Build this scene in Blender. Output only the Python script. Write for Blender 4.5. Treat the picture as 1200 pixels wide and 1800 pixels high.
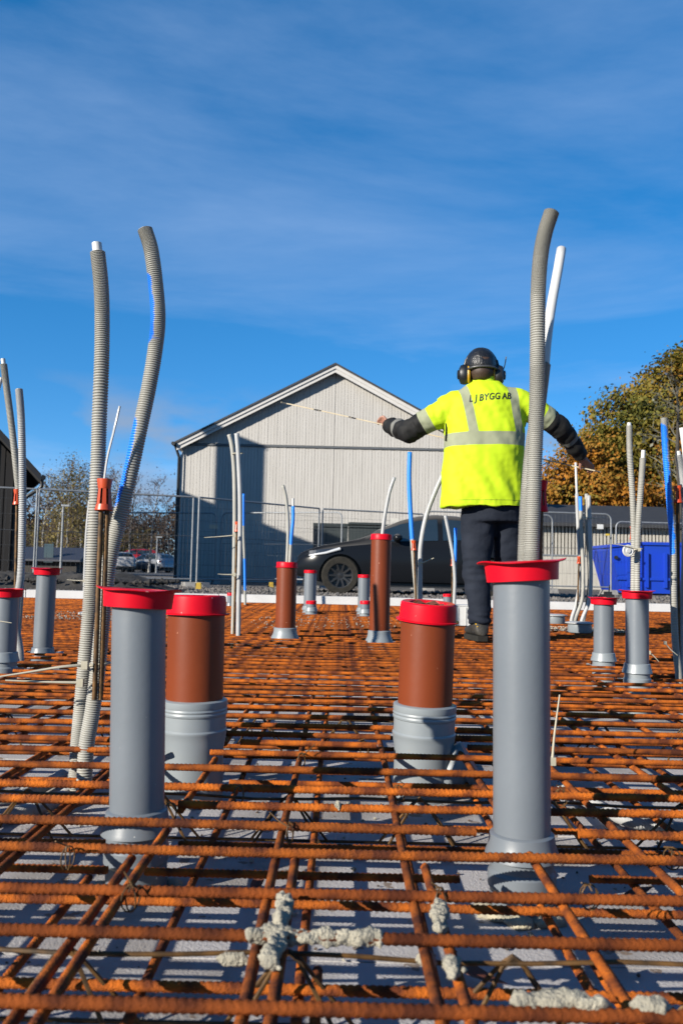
import bpy, bmesh, math, random
import numpy as np
from mathutils import Vector, Matrix, Quaternion, noise
from mathutils.bvhtree import BVHTree
random.seed(11)
R = math.radians
PI = math.pi
scene = bpy.context.scene
for o in list(bpy.data.objects):
    bpy.data.objects.remove(o)
COL = scene.collection

# ------------------------------------------------------------------ camera
FPX = 1500.0                       # focal length in pixels of the 1200 x 1800 photograph
CAM = Vector((0, 0, 0.42))
PITCH, ROLL = math.atan(103 / FPX), R(1.3)
FW = Vector((0, math.cos(PITCH), math.sin(PITCH)))
R0 = Vector((1, 0, 0)); U0 = Vector((0, -math.sin(PITCH), math.cos(PITCH)))
RX = R0 * math.cos(ROLL) + U0 * math.sin(ROLL)
UX = U0 * math.cos(ROLL) - R0 * math.sin(ROLL)
cd = bpy.data.cameras.new('camera')
cam = bpy.data.objects.new('camera', cd)
COL.objects.link(cam)
cd.sensor_fit = 'VERTICAL'; cd.sensor_height = 36.0; cd.lens = FPX / 1800 * 36
cd.clip_start = 0.02; cd.clip_end = 3000
cd.dof.use_dof = True; cd.dof.focus_distance = 2.7; cd.dof.aperture_fstop = 7.5
m = Matrix((RX, UX, -FW)).transposed().to_4x4(); m.translation = CAM
cam.matrix_world = m
scene.camera = cam

# ------------------------------------------------------------------ sun, sky, exposure
CLOUDOFF = (0.49, 2.51, 0)
CUMULUSOFF = (4.78, -4.45, 2.26)
SUN_EL = R(21.5)
sh = Vector((0.763, 0.647, 0)).normalized()
sun_dir = Vector((sh.x * math.cos(SUN_EL), sh.y * math.cos(SUN_EL), -math.sin(SUN_EL)))
sd = bpy.data.lights.new('sun', 'SUN'); sd.energy = 5.0; sd.angle = R(0.53); sd.color = (1.0, 0.93, 0.82)
sun = bpy.data.objects.new('sun', sd); COL.objects.link(sun)
sun.rotation_euler = sun_dir.to_track_quat('-Z', 'Y').to_euler(); sun.location = (-20, -20, 25)

world = bpy.data.worlds.new('World'); scene.world = world; world.use_nodes = True
nt = world.node_tree; nt.nodes.clear()
def wn(t, **k):
    n = nt.nodes.new(t)
    for a, b in k.items(): setattr(n, a, b)
    return n
def wl(a, b): nt.links.new(a, b)
sky = wn('ShaderNodeTexSky', sky_type='NISHITA', sun_disc=False, sun_elevation=SUN_EL,
         sun_rotation=math.atan2(-sh.x, -sh.y), altitude=0, air_density=0.6, dust_density=0.0, ozone_density=5.0)
hs = wn('ShaderNodeHueSaturation'); hs.inputs['Saturation'].default_value = 1.46; hs.inputs['Value'].default_value = 0.95; hs.inputs['Hue'].default_value = 0.5015
gm = wn('ShaderNodeGamma'); gm.inputs['Gamma'].default_value = 0.64
wl(sky.outputs[0], gm.inputs['Color']); wl(gm.outputs[0], hs.inputs['Color'])
tc = wn('ShaderNodeTexCoord'); sx = wn('ShaderNodeSeparateXYZ'); wl(tc.outputs['Generated'], sx.inputs[0])
def mth(op, a, b=None, c=None):
    n = wn('ShaderNodeMath', operation=op)
    for i, v in enumerate((a, b, c)):
        if v is None: continue
        if isinstance(v, (int, float)): n.inputs[i].default_value = v
        else: wl(v, n.inputs[i])
    return n.outputs[0]
zz = mth('MAXIMUM', mth('ADD', sx.outputs[2], 0.10), 0.05)
cx = mth('DIVIDE', sx.outputs[0], zz); cy = mth('DIVIDE', sx.outputs[1], zz)
cmb = wn('ShaderNodeCombineXYZ'); wl(cx, cmb.inputs[0]); wl(cy, cmb.inputs[1])
mp = wn('ShaderNodeMapping'); mp.inputs['Rotation'].default_value = (0, 0, R(-62)); mp.inputs['Scale'].default_value = (0.55, 0.95, 1)
mp.inputs['Location'].default_value = CLOUDOFF
wl(cmb.outputs[0], mp.inputs[0])
n1 = wn('ShaderNodeTexNoise'); n1.inputs['Scale'].default_value = 0.85; n1.inputs['Detail'].default_value = 8; n1.inputs['Roughness'].default_value = 0.60; n1.inputs['Distortion'].default_value = 0.6
wl(mp.outputs[0], n1.inputs['Vector'])
cr = wn('ShaderNodeValToRGB'); wl(n1.outputs['Fac'], cr.inputs[0])
cr.color_ramp.elements[0].position = 0.46; cr.color_ramp.elements[0].color = (0, 0, 0, 1)
cr.color_ramp.elements[1].position = 0.80; cr.color_ramp.elements[1].color = (0.46, 0.46, 0.46, 1)
mx = wn('ShaderNodeMix', data_type='RGBA'); wl(cr.outputs[0], mx.inputs['Factor']); wl(hs.outputs[0], mx.inputs['A'])
mx.inputs['B'].default_value = (1.5, 2.05, 3.0, 1)
# a few small grey-violet cumulus low over the horizon
mp2 = wn('ShaderNodeMapping'); mp2.inputs['Scale'].default_value = (5.5, 5.5, 13.0); mp2.inputs['Location'].default_value = CUMULUSOFF
wl(tc.outputs['Generated'], mp2.inputs[0])
n2 = wn('ShaderNodeTexNoise'); n2.inputs['Scale'].default_value = 1.0; n2.inputs['Detail'].default_value = 6; n2.inputs['Roughness'].default_value = 0.5
wl(mp2.outputs[0], n2.inputs['Vector'])
cr2 = wn('ShaderNodeValToRGB'); wl(n2.outputs['Fac'], cr2.inputs[0])
cr2.color_ramp.elements[0].position = 0.52; cr2.color_ramp.elements[1].position = 0.66
lowz = wn('ShaderNodeMapRange'); wl(sx.outputs[2], lowz.inputs[0])
lowz.inputs[1].default_value = 0.165; lowz.inputs[2].default_value = 0.215; lowz.inputs[3].default_value = 0.8; lowz.inputs[4].default_value = 0.0
f2 = mth('MULTIPLY', cr2.outputs[0], lowz.outputs[0])
mx2 = wn('ShaderNodeMix', data_type='RGBA'); wl(f2, mx2.inputs['Factor']); wl(mx.outputs['Result'], mx2.inputs['A'])
mx2.inputs['B'].default_value = (1.0, 1.28, 1.75, 1)
bg = wn('ShaderNodeBackground'); bg.inputs['Strength'].default_value = 0.15
wl(mx2.outputs['Result'], bg.inputs['Color'])
wo = wn('ShaderNodeOutputWorld'); wl(bg.outputs[0], wo.inputs[0])
scene.view_settings.view_transform = 'Standard'; scene.view_settings.look = 'None'
scene.view_settings.exposure = 1.10; scene.view_settings.gamma = 1.0
scene.render.resolution_x = 682; scene.render.resolution_y = 1024

# ------------------------------------------------------------------ helpers
def P(px, py, Y):
    d = RX * ((px - 600) / FPX) + UX * (-(py - 900) / FPX) + FW
    return CAM + d * (Y / d.y)
def Gd(px, py, z=0.0):
    d = RX * ((px - 600) / FPX) + UX * (-(py - 900) / FPX) + FW
    return CAM + d * ((z - CAM.z) / d.z)

MATS = {}
ALB = 0.535                         # all base colours were picked for a weaker sun
def mat(name, c1, c2=None, rough=0.6, scale=8.0, bump=0.0, bscale=None, metal=0.0, spec=0.5, detail=5, lo=0.35, hi=0.65,
        rnd=0.0, coat=0.0, trans=0.0, sub=0.0, coords='Object', stretch=(1, 1, 1), speck=None):
    if name in MATS: return MATS[name]
    c1 = tuple(v * ALB for v in c1); c2 = tuple(v * ALB for v in c2) if c2 else None
    M = bpy.data.materials.new(name); M.use_nodes = True
    t = M.node_tree; b = t.nodes['Principled BSDF']; L = t.links.new
    b.inputs['Roughness'].default_value = rough; b.inputs['Metallic'].default_value = metal
    b.inputs['Specular IOR Level'].default_value = spec
    b.inputs['Coat Weight'].default_value = coat
    b.inputs['Transmission Weight'].default_value = trans
    if sub:
        b.inputs['Subsurface Weight'].default_value = sub; b.inputs['Subsurface Radius'].default_value = (0.01, 0.005, 0.003)
    co = t.nodes.new('ShaderNodeTexCoord'); mpp = t.nodes.new('ShaderNodeMapping'); mpp.inputs['Scale'].default_value = stretch
    L(co.outputs[coords], mpp.inputs[0])
    M['_'] = 1
    col = None
    if c2 is None:
        b.inputs['Base Color'].default_value = (*c1, 1)
    else:
        n = t.nodes.new('ShaderNodeTexNoise'); n.inputs['Scale'].default_value = scale; n.inputs['Detail'].default_value = detail
        L(mpp.outputs[0], n.inputs['Vector'])
        r = t.nodes.new('ShaderNodeValToRGB'); r.color_ramp.elements[0].position = lo; r.color_ramp.elements[1].position = hi
        r.color_ramp.elements[0].color = (*c1, 1); r.color_ramp.elements[1].color = (*c2, 1)
        L(n.outputs['Fac'], r.inputs[0]); col = r.outputs[0]
        if rnd:
            oi = t.nodes.new('ShaderNodeObjectInfo'); mr = t.nodes.new('ShaderNodeMapRange'); L(oi.outputs['Random'], mr.inputs[0])
            mr.inputs[3].default_value = 1 - rnd; mr.inputs[4].default_value = 1 + rnd
            h = t.nodes.new('ShaderNodeHueSaturation'); L(col, h.inputs['Color']); L(mr.outputs[0], h.inputs['Value']); col = h.outputs[0]
        if speck:
            n = t.nodes.new('ShaderNodeTexNoise'); n.inputs['Scale'].default_value = speck[1]; n.inputs['Detail'].default_value = 3; L(mpp.outputs[0], n.inputs['Vector'])
            r = t.nodes.new('ShaderNodeMapRange'); L(n.outputs['Fac'], r.inputs[0]); r.inputs[1].default_value = speck[2]; r.inputs[2].default_value = speck[2] + .02; r.inputs[4].default_value = .8
            x_ = t.nodes.new('ShaderNodeMix'); x_.data_type = 'RGBA'; L(r.outputs[0], x_.inputs['Factor']); L(col, x_.inputs['A']); x_.inputs['B'].default_value = (*speck[0], 1); col = x_.outputs['Result']
        L(col, b.inputs['Base Color'])
    if bump:
        n = t.nodes.new('ShaderNodeTexNoise'); n.inputs['Scale'].default_value = bscale or scale * 3; n.inputs['Detail'].default_value = 4
        L(mpp.outputs[0], n.inputs['Vector'])
        bp = t.nodes.new('ShaderNodeBump'); bp.inputs['Strength'].default_value = bump; bp.inputs['Distance'].default_value = 0.02
        L(n.outputs['Fac'], bp.inputs['Height']); L(bp.outputs[0], b.inputs['Normal'])
    MATS[name] = M
    return M

def root_loc(o):
    v = Vector((0, 0, 0))
    while o is not None:
        v = v + o.location; o = o.parent
    return v
def tag(o, label=None, cat=None, group=None, kind=None):
    if label: o['label'] = label
    if cat: o['category'] = cat
    if group: o['group'] = group
    if kind: o['kind'] = kind
    return o
def thing(name, label, cat, loc, group=None):
    o = bpy.data.objects.new(name, None); COL.objects.link(o); o.location = loc
    o.empty_display_size = 0.05
    return tag(o, label, cat, group)
def mesh_obj(name, me, material, parent=None, origin=None, smooth=None):
    o = bpy.data.objects.new(name, me); COL.objects.link(o)
    mm = material if isinstance(material, (list, tuple)) else [material]
    for x in mm: me.materials.append(x)
    if parent is not None: o.parent = parent
    elif origin is not None: o.location = origin
    if smooth is not None and len(me.polygons):
        me.polygons.foreach_set('use_smooth', [True] * len(me.polygons))
        if smooth < 179: me.set_sharp_from_angle(angle=R(smooth))
    return o

def cat_rom(pts, n):
    """resample a polyline of Vectors (or tuples of any size) as Catmull-Rom, n samples"""
    A = np.array([tuple(p) for p in pts], float)
    if len(A) == 2:
        t = np.linspace(0, 1, n)[:, None]; return A[0] * (1 - t) + A[1] * t
    B = np.vstack([2 * A[0] - A[1], A, 2 * A[-1] - A[-2]])
    out = []
    u = np.linspace(0, len(A) - 1 - 1e-9, n)
    for x in u:
        i = int(x); t = x - i
        p0, p1, p2, p3 = B[i], B[i + 1], B[i + 2], B[i + 3]
        out.append(0.5 * ((2 * p1) + (-p0 + p2) * t + (2 * p0 - 5 * p1 + 4 * p2 - p3) * t * t + (-p0 + 3 * p1 - 3 * p2 + p3) * t ** 3))
    return np.array(out)

class MB:
    def __init__(s): s.v = []; s.f = []; s.m = []
    def quad(s, a, b, c, d, mi=0):
        n = len(s.v); s.v += [tuple(a), tuple(b), tuple(c), tuple(d)]; s.f.append((n, n + 1, n + 2, n + 3)); s.m.append(mi)
    def poly(s, pts, mi=0):
        n = len(s.v); s.v += [tuple(p) for p in pts]; s.f.append(tuple(range(n, n + len(pts)))); s.m.append(mi)
    def box(s, c, size, M=None, mi=0):
        n = len(s.v); hx, hy, hz = size[0] / 2, size[1] / 2, size[2] / 2
        for x, y, z in ((-1, -1, -1), (1, -1, -1), (1, 1, -1), (-1, 1, -1), (-1, -1, 1), (1, -1, 1), (1, 1, 1), (-1, 1, 1)):
            p = Vector((x * hx, y * hy, z * hz))
            if M is not None: p = M @ p
            s.v.append(tuple(p + Vector(c)))
        for q in ((0, 3, 2, 1), (4, 5, 6, 7), (0, 1, 5, 4), (1, 2, 6, 5), (2, 3, 7, 6), (3, 0, 4, 7)):
            s.f.append(tuple(n + i for i in q)); s.m.append(mi)
    def prism(s, poly2, y0, y1, f, mi=0):
        """poly2: list of 2-D points, f(a,b,t)->3-D with t=y0 or y1"""
        n = len(s.v); k = len(poly2)
        s.v += [tuple(f(a, b, y0)) for a, b in poly2] + [tuple(f(a, b, y1)) for a, b in poly2]
        s.f.append(tuple(range(n, n + k))); s.f.append(tuple(range(n + 2 * k - 1, n + k - 1, -1))); s.m += [mi, mi]
        for i in range(k):
            j = (i + 1) % k; s.f.append((n + i, n + k + i, n + k + j, n + j)); s.m.append(mi)
    def rings(s, rs, close=True, caps=True, mi=0):
        n = len(s.v); k = len(rs[0])
        for r in rs: s.v += [tuple(p) for p in r]
        for i in range(len(rs) - 1):
            for j in range(k if close else k - 1):
                j2 = (j + 1) % k
                s.f.append((n + i * k + j, n + i * k + j2, n + (i + 1) * k + j2, n + (i + 1) * k + j)); s.m.append(mi)
        if caps:
            s.f.append(tuple(n + k - 1 - j for j in range(k))); s.m.append(mi)
            b = n + (len(rs) - 1) * k
            s.f.append(tuple(b + j for j in range(k))); s.m.append(mi)
    def tube(s, pts, rad, seg=8, caps=True, mi=0):
        A = np.array([tuple(p) for p in pts], float); n = len(A)
        rad = np.full(n, rad) if np.isscalar(rad) else np.asarray(rad, float)
        T = np.gradient(A, axis=0) if n > 2 else np.repeat((A[1] - A[0])[None], 2, 0)
        T /= (np.linalg.norm(T, axis=1)[:, None] + 1e-12)
        ref = np.array([0, 1, 0.0]) if abs(T[0][1]) < 0.9 else np.array([1.0, 0, 0])
        a = np.arange(seg) / seg * 2 * PI
        rs = []
        u = np.cross(T[0], ref); u /= np.linalg.norm(u)
        for i in range(n):
            u = u - T[i] * np.dot(u, T[i]); u /= np.linalg.norm(u); w = np.cross(T[i], u)
            rs.append(A[i] + rad[i] * (np.cos(a)[:, None] * u + np.sin(a)[:, None] * w))
        s.rings(rs, caps=caps, mi=mi)
    def lathe(s, prof, M, seg=32, caps=True, mi=0):
        """prof: (r, z) pairs, M: 4x4"""
        rs = []
        for r, z in prof:
            rs.append([M @ Vector((r * math.cos(2 * PI * k / seg), r * math.sin(2 * PI * k / seg), z)) for k in range(seg)])
        s.rings(rs, caps=caps, mi=mi)
    def blob(s, c, rad, sub=1, amp=0.3, seed=0, sq=(1, 1, 1), mi=0):
        bm = bmesh.new(); bmesh.ops.create_icosphere(bm, subdivisions=sub, radius=1)
        n = len(s.v); o = Vector((seed * 3.7, seed * 1.3, -seed * 2.1))
        for v in bm.verts:
            k = 1 + amp * noise.noise(v.co * 1.6 + o) + amp * 0.5 * noise.noise(v.co * 4 + o)
            s.v.append((c[0] + v.co.x * rad * k * sq[0], c[1] + v.co.y * rad * k * sq[1], c[2] + v.co.z * rad * k * sq[2]))
        for f in bm.faces: s.f.append(tuple(n + v.index for v in f.verts)); s.m.append(mi)
        bm.free()
    def me(s, name, origin=(0, 0, 0)):
        me = bpy.data.meshes.new(name)
        o = Vector(origin)
        V = np.array(s.v, float) - np.array(tuple(o)) if s.v else np.zeros((0, 3))
        me.from_pydata(V.tolist(), [], s.f)
        if any(s.m): me.polygons.foreach_set('material_index', s.m)
        me.update(); return me
    def build(s, name, material, parent=None, origin=None, smooth=None):
        if parent is not None: org = root_loc(parent)
        else: org = Vector(origin) if origin is not None else Vector((0, 0, 0))
        me = s.me(name, org)
        return mesh_obj(name, me, material, parent, org, smooth)

def struct(o): return tag(o, kind='structure')
def xform(loc, tx=0.0, ty=0.0, rz=0.0):
    return Matrix.Translation(loc) @ Matrix.Rotation(tx, 4, 'X') @ Matrix.Rotation(ty, 4, 'Y') @ Matrix.Rotation(rz, 4, 'Z')

# ------------------------------------------------------------------ materials
def rust_mat():
    M = mat('rusty_steel', (0.58, 0.140, 0.008), (0.13, 0.028, 0.006), rough=0.85, scale=22, bump=0.4, bscale=420, lo=0.38, hi=0.62, spec=0.25, rnd=0.34)
    return M
RUST = rust_mat()
RUSTR = mat('red_brown_rusty_steel', (0.31, 0.074, 0.011), (0.085, 0.020, 0.006), rough=0.85, scale=18, bump=0.3, bscale=420, lo=0.36, hi=0.62, spec=0.15, rnd=0.25)
RUST2 = mat('rusty_wire', (0.22, 0.11, 0.03), (0.06, 0.035, 0.015), rough=0.6, scale=40, spec=0.4, metal=0.3)
EPS = mat('white_polystyrene', (0.60, 0.58, 0.58), (0.34, 0.315, 0.29), rough=0.75, speck=((.13, .09, .06), 22, .655), scale=5, bump=0.25, bscale=260, lo=0.46, hi=0.74, spec=0.3)
EPS2 = mat('white_edge_polystyrene', (0.80, 0.79, 0.78), (0.70, 0.69, 0.68), rough=0.8, scale=3, bump=0.15, bscale=200)
GREYP = mat('grey_pvc', (0.208, 0.234, 0.262), (0.180, 0.204, 0.230), rough=0.36, scale=6, spec=0.45, speck=((.5, .48, .44), 90, .745), lo=0.3, hi=0.8, bump=0.02, bscale=60)
GREYL = mat('light_grey_pvc', (0.305, 0.34, 0.36), (0.26, 0.29, 0.31), rough=0.4, scale=6, spec=0.45, speck=((.2, .18, .15), 60, .72))
BROWN = mat('brown_pvc', (0.25, 0.050, 0.013), (0.20, 0.041, 0.011), rough=0.42, scale=5, spec=0.28, lo=0.3, hi=0.8, bump=0.02, bscale=50, speck=((.42, .20, .13), 60, .74))
RED = mat('red_plastic', (0.85, 0.005, 0.022), (0.72, 0.005, 0.022), rough=0.42, scale=12, spec=0.14, lo=0.4, hi=0.8, speck=((.75, .45, .42), 80, .74))
COND = mat('grey_conduit', (0.49, 0.48, 0.43), (0.41, 0.40, 0.355), rough=0.5, scale=9, spec=0.35)
CONDL = mat('light_grey_conduit', (0.56, 0.565, 0.56), (0.47, 0.475, 0.47), rough=0.45, scale=9, spec=0.35)
WHITEP = mat('white_plastic', (0.80, 0.80, 0.78), (0.74, 0.74, 0.72), rough=0.35, scale=9)
BLUEP = mat('blue_sprayed_conduit', (0.02, 0.17, 0.55), (0.025, 0.22, 0.62), rough=0.5, scale=14)
ORANGE = mat('orange_plastic', (0.72, 0.085, 0.012), (0.62, 0.07, 0.012), rough=0.4, scale=20)
TIE = mat('pale_nylon', (0.62, 0.57, 0.44), (0.52, 0.48, 0.36), rough=0.45, scale=20)
CONC = mat('dried_concrete', (0.58, 0.53, 0.41), (0.40, 0.37, 0.29), rough=0.95, scale=60, bump=0.6, bscale=300)
FOAM = mat('mounting_foam', (0.60, 0.54, 0.38), (0.42, 0.38, 0.30), rough=0.95, scale=30, bump=0.4, bscale=160)
LEAF = mat('dry_leaf', (0.22, 0.065, 0.03), (0.12, 0.035, 0.02), rough=0.7, scale=30)
GALV = mat('galvanised_steel', (0.36, 0.38, 0.40), (0.28, 0.30, 0.32), rough=0.5, metal=0.3, scale=8)
WIRE = mat('fence_wire', (0.16, 0.17, 0.18), (0.12, 0.13, 0.14), rough=0.5, metal=0.3, scale=8)
CLAD = mat('pale_painted_wood', (0.64, 0.615, 0.575), (0.57, 0.545, 0.505), rough=0.75, scale=2.2, stretch=(6, 6, 0.4), bump=0.05, bscale=30)
FASC = mat('white_fascia', (0.74, 0.72, 0.69), (0.68, 0.66, 0.63), rough=0.7, scale=3)
ROOF = mat('dark_roofing', (0.035, 0.036, 0.04), (0.025, 0.026, 0.03), rough=0.7, scale=4)
BLACK = mat('black_metal', (0.012, 0.013, 0.015), (0.018, 0.019, 0.02), rough=0.45, scale=5)
DARKB = mat('dark_stained_boards', (0.022, 0.018, 0.015), (0.033, 0.027, 0.022), rough=0.8, scale=3, stretch=(5, 5, 0.4), rnd=0.2)
SOIL = mat('black_soil', (0.022, 0.020, 0.018), (0.05, 0.045, 0.04), rough=0.95, scale=3.0, bump=0.9, bscale=14)
GRAVEL = mat('gravel_ground', (0.15, 0.135, 0.12), (0.075, 0.068, 0.06), rough=0.95, scale=9, bump=0.8, bscale=40)
STONE = mat('gravel_stone', (0.24, 0.22, 0.20), (0.10, 0.09, 0.085), rough=0.9, scale=12)

# ------------------------------------------------------------------ ground, slab, heap
g = MB()
SX0, SX1, SY0, SY1 = -7.5, 7.5, -4.0, 10.78
GZ = -0.05
xs = [-1500, SX0, SX1, 1500]; ys = [-600, SY0, SY1, 2400]
for i in range(3):
    for j in range(3):
        if i == 1 and j == 1: continue
        g.quad((xs[i], ys[j], GZ), (xs[i + 1], ys[j], GZ), (xs[i + 1], ys[j + 1], GZ), (xs[i], ys[j + 1], GZ))
struct(g.build('ground', GRAVEL))
# slab bed
g = MB(); g.quad((SX0, SY0, -0.30), (SX1, SY0, -0.30), (SX1, SY1, -0.30), (SX0, SY1, -0.30))
slab = struct(g.build('slab_bed', SOIL))
EZ = -0.13
bmB = MB(); bmB.box((0, 0, 0), (1.196, 0.596, 0.165)); board_me = bmB.me('insulation_board')
board_me.materials.append(EPS)
r = 0
yy = 0.05
while yy < 10.6:
    xx = SX0 + 0.05 + (0.6 if r % 2 else 0) + 0.6
    while xx + 0.6 <= SX1:
        o = bpy.data.objects.new('insulation_board', board_me); COL.objects.link(o); o.parent = slab
        o.location = (xx, yy + 0.3, EZ - 0.0825 - random.random() * 0.003); xx += 1.2
    yy += 0.6; r += 1
# white edge boards along the far side of the slab
x = SX0
k = 0
while x < SX1:
    b = MB(); b.box((x + 0.597, SY1 - 0.06 + random.uniform(-.004, .004), -0.10 + random.uniform(-.003, .003)), (1.19, 0.10, 0.39))
    b.build('edge_board', EPS2, slab); x += 1.2
# gravel stones between slab and fences
def scatter_stones(name, n, xr, yr, z, smin, smax, material, parent=None, seed=1):
    rr = random.Random(seed); s = MB()
    oct_ = [(1, 0, 0), (-1, 0, 0), (0, 1, 0), (0, -1, 0), (0, 0, 1), (0, 0, -1)]
    fcs = [(0, 2, 4), (2, 1, 4), (1, 3, 4), (3, 0, 4), (2, 0, 5), (1, 2, 5), (3, 1, 5), (0, 3, 5)]
    for _ in range(n):
        c = (rr.uniform(*xr), rr.uniform(*yr)); sz = rr.uniform(smin, smax); b = len(s.v); a = rr.random() * 6
        ca, sa = math.cos(a), math.sin(a)
        for p in oct_:
            q = [p[i] * sz * rr.uniform(0.6, 1.3) for i in range(3)]
            s.v.append((c[0] + q[0] * ca - q[1] * sa, c[1] + q[0] * sa + q[1] * ca, z + sz * 0.3 + q[2] * 0.7))
        for f in fcs: s.f.append(tuple(b + i for i in f)); s.m.append(0)
    return s.build(name, material, parent)
o = scatter_stones('gravel', 9000, (-9, 11), (10.9, 21), GZ, 0.015, 0.06, STONE, seed=3); tag(o, kind='stuff')
o['label'] = 'loose grey gravel on the ground behind the white slab edge'
# black soil heap in front of the left fence
def heap(name, x0, x1, y0, y1, hmax, nx, ny, seed, material):
    s = MB(); idx = {}
    for i in range(nx + 1):
        for j in range(ny + 1):
            u, v = i / nx, j / ny
            x_ = x0 + (x1 - x0) * u; y_ = y0 + (y1 - y0) * v
            e = min(1, 6 * min(u, 1 - u)) * min(1, 3.2 * min(v, 1 - v))
            e = e * e * (3 - 2 * e)
            h = hmax * e * (0.75 + 0.35 * noise.noise(Vector((x_ * 0.6, y_ * 0.9, seed)))) + e * 0.07 * noise.noise(Vector((x_ * 4, y_ * 4, seed))) + e * 0.05 * noise.noise(Vector((x_ * 9, y_ * 9, seed)))
            idx[i, j] = len(s.v); s.v.append((x_, y_, GZ - 0.03 + max(0, h)))
    for i in range(nx):
        for j in range(ny):
            s.f.append((idx[i, j], idx[i + 1, j], idx[i + 1, j + 1], idx[i, j + 1])); s.m.append(0)
    return struct(s.build(name, material, smooth=180))
heap('soil_mound', -13, -2.6, 14.6, 17.8, 0.40, 150, 40, 2.0, SOIL)
o = scatter_stones('soil_clods', 1400, (-12, -3.2), (14.9, 17.4), GZ + 0.16, 0.02, 0.09, SOIL, seed=8); tag(o, kind='stuff'); o['label'] = 'black clods of earth lying on the soil mound'

# ------------------------------------------------------------------ pipes (positions needed for cutting the bars)
def profile_cap_flange_top(r):
    k = r / 0.046
    return [(0.058 * k, -0.034), (0.0605 * k, 0.0), (0.070 * k, 0.0), (0.070 * k, 0.0025), (0.058 * k, 0.003), (0.0555 * k, -0.022), (0.0, -0.022)]
PIPES = []     # x, y, clear radius
def pipe_base(px, py_mesh, Y): return P(px, py_mesh, Y)
def yh(px): return 1003 + 0.0227 * (px - 600)
def lathe_part(name, prof, M, material, parent, seg=36, smooth=32, caps=True):
    s = MB(); s.lathe(prof, M, seg, caps); return s.build(name, material, parent, smooth=smooth)

def grey_pipe(px, Y, dia, ytop, label, tiltcap=(0, 0), lean=(0, 0), cap='top', clear=None, flare_z=-0.035, group=None, seg=36, capk=1.0, bell=True):
    base = P(px, yh(px) + 630 / Y, Y); base.z = EZ
    ztop = P(px, ytop, Y).z
    r = dia / 2
    t = thing('drain_pipe', label, 'pipe', base, group)
    M = xform(base, lean[0], lean[1])
    H = ztop - EZ
    lathe_part('pipe_tube', [(r, 0.02), (r, H - 0.012)], M, GREYP, t, seg)
    z0 = flare_z - EZ
    if bell:
        lathe_part('socket', [(r * 1.12, 0.0), (r * 1.12, z0 - 0.055), (r * 1.19, z0 - 0.05), (r * 1.19, z0 - 0.028), (r * 1.10, z0 - 0.022), (r * 1.10, z0 - 0.004),
                              (r * 1.30, z0 - 0.003), (r * 1.27, z0 + 0.004), (r * 1.17, z0 + 0.017), (r * 1.12, z0 + 0.033), (r * 1.01, z0 + 0.036)], M, GREYL if flare_z > 0 else GREYP, t, seg)
    C = M @ Matrix.Translation((0, 0, H)) @ Matrix.Rotation(tiltcap[0], 4, 'X') @ Matrix.Rotation(tiltcap[1], 4, 'Y')
    if cap == 'top':
        k = r / 0.046 * capk
        c = MB()
        ph = random.random() * 6
        prof = [(0.0570, -0.0305), (0.0582, -0.030), (0.0605, -0.003), (0.062, -0.001), (0.0725, 0.0), (0.0728, 0.0016), (0.0590, 0.0020), (0.0565, -0.02), (0.0, -0.02)]
        rs = []
        for r_, z_ in prof:
            ring = []
            for q in range(48):
                a = 2 * PI * q / 48
                wob = (0.0022 * math.sin(2 * a + ph) + 0.0012 * math.sin(5 * a + ph * 2)) * (1 if r_ > 0.065 else 0)
                ring.append(C @ Vector((r_ * k * math.cos(a), r_ * k * math.sin(a), z_ * k + wob * k)))
            rs.append(ring)
        c.rings(rs); c.build('cap', RED, t, smooth=30)
    else:
        lathe_part('cap', [(r * 1.12, -0.03 * capk), (r * 1.12, -0.027 * capk), (r * 1.05, -0.027 * capk), (r * 1.05, -0.003), (r * 1.01, 0.0), (r * 0.8, 0.0), (r * 0.78, -0.006), (0, -0.006)], C, RED, t, seg)
    PIPES.append((base.x, base.y, (clear or r * 1.45)))
    return t, base, ztop
g1, G1B, _ = grey_pipe(245, 1.497, 0.0925, 1037, 'tall slate grey pipe in front of a brown pipe, wide red cap tilted downward', tiltcap=(R(-1.6), R(3.6)), lean=(0, R(-1.6)), flare_z=-0.030)
g2, G2B, G2T = grey_pipe(918, 1.447, 0.094, 989, 'tall slate grey pipe with ribbed conduits rising through its warped red cap', tiltcap=(R(-0.8), R(-3.4)), lean=(0, R(-0.6)), flare_z=-0.040)
grey_pipe(75, 4.1, 0.092, 999, 'slim grey pipe standing free with dark soil mound behind its red cap', flare_z=-0.01, lean=(0, R(0.5)))
grey_pipe(7, 3.46, 0.092, 1036, 'short grey pipe with red cap beside a bent grey conduit and rusty stake', flare_z=0.03, tiltcap=(0, R(-0.5)))
grey_pipe(1060, 4.06, 0.092, 1051, 'empty grey pipe with dark lump on its red cap, before the round floor boxes', flare_z=0.028)
g12, G12B, G12T = grey_pipe(1119, 3.52, 0.092, 1039, 'grey pipe with two grey conduits standing out of its red cap', flare_z=0.035)
grey_pipe(544, 8.5, 0.122, 1002, 'grey capped pipe in front of the black car bumper', cap='bottom', flare_z=0.03, clear=.11)
grey_pipe(546.5, 8.2, 0.095, 1056, 'short grey capped stub close before the pipe at the car bumper', cap='bottom', flare_z=0.03, clear=.1)
grey_pipe(638.5, 8.4, 0.115, 1010, 'grey capped pipe in front of the black car front wheel', cap='bottom', flare_z=0.03, clear=.11)
grey_pipe(641, 8.05, 0.09, 1056, 'short grey capped stub close before the pipe at the car wheel', cap='bottom', flare_z=0.03, clear=.1)
grey_pipe(405, 9.6, 0.075, 1042, 'small grey capped stub behind the pair of tied grey conduits', cap='bottom', flare_z=0.0, clear=.1)
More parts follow.
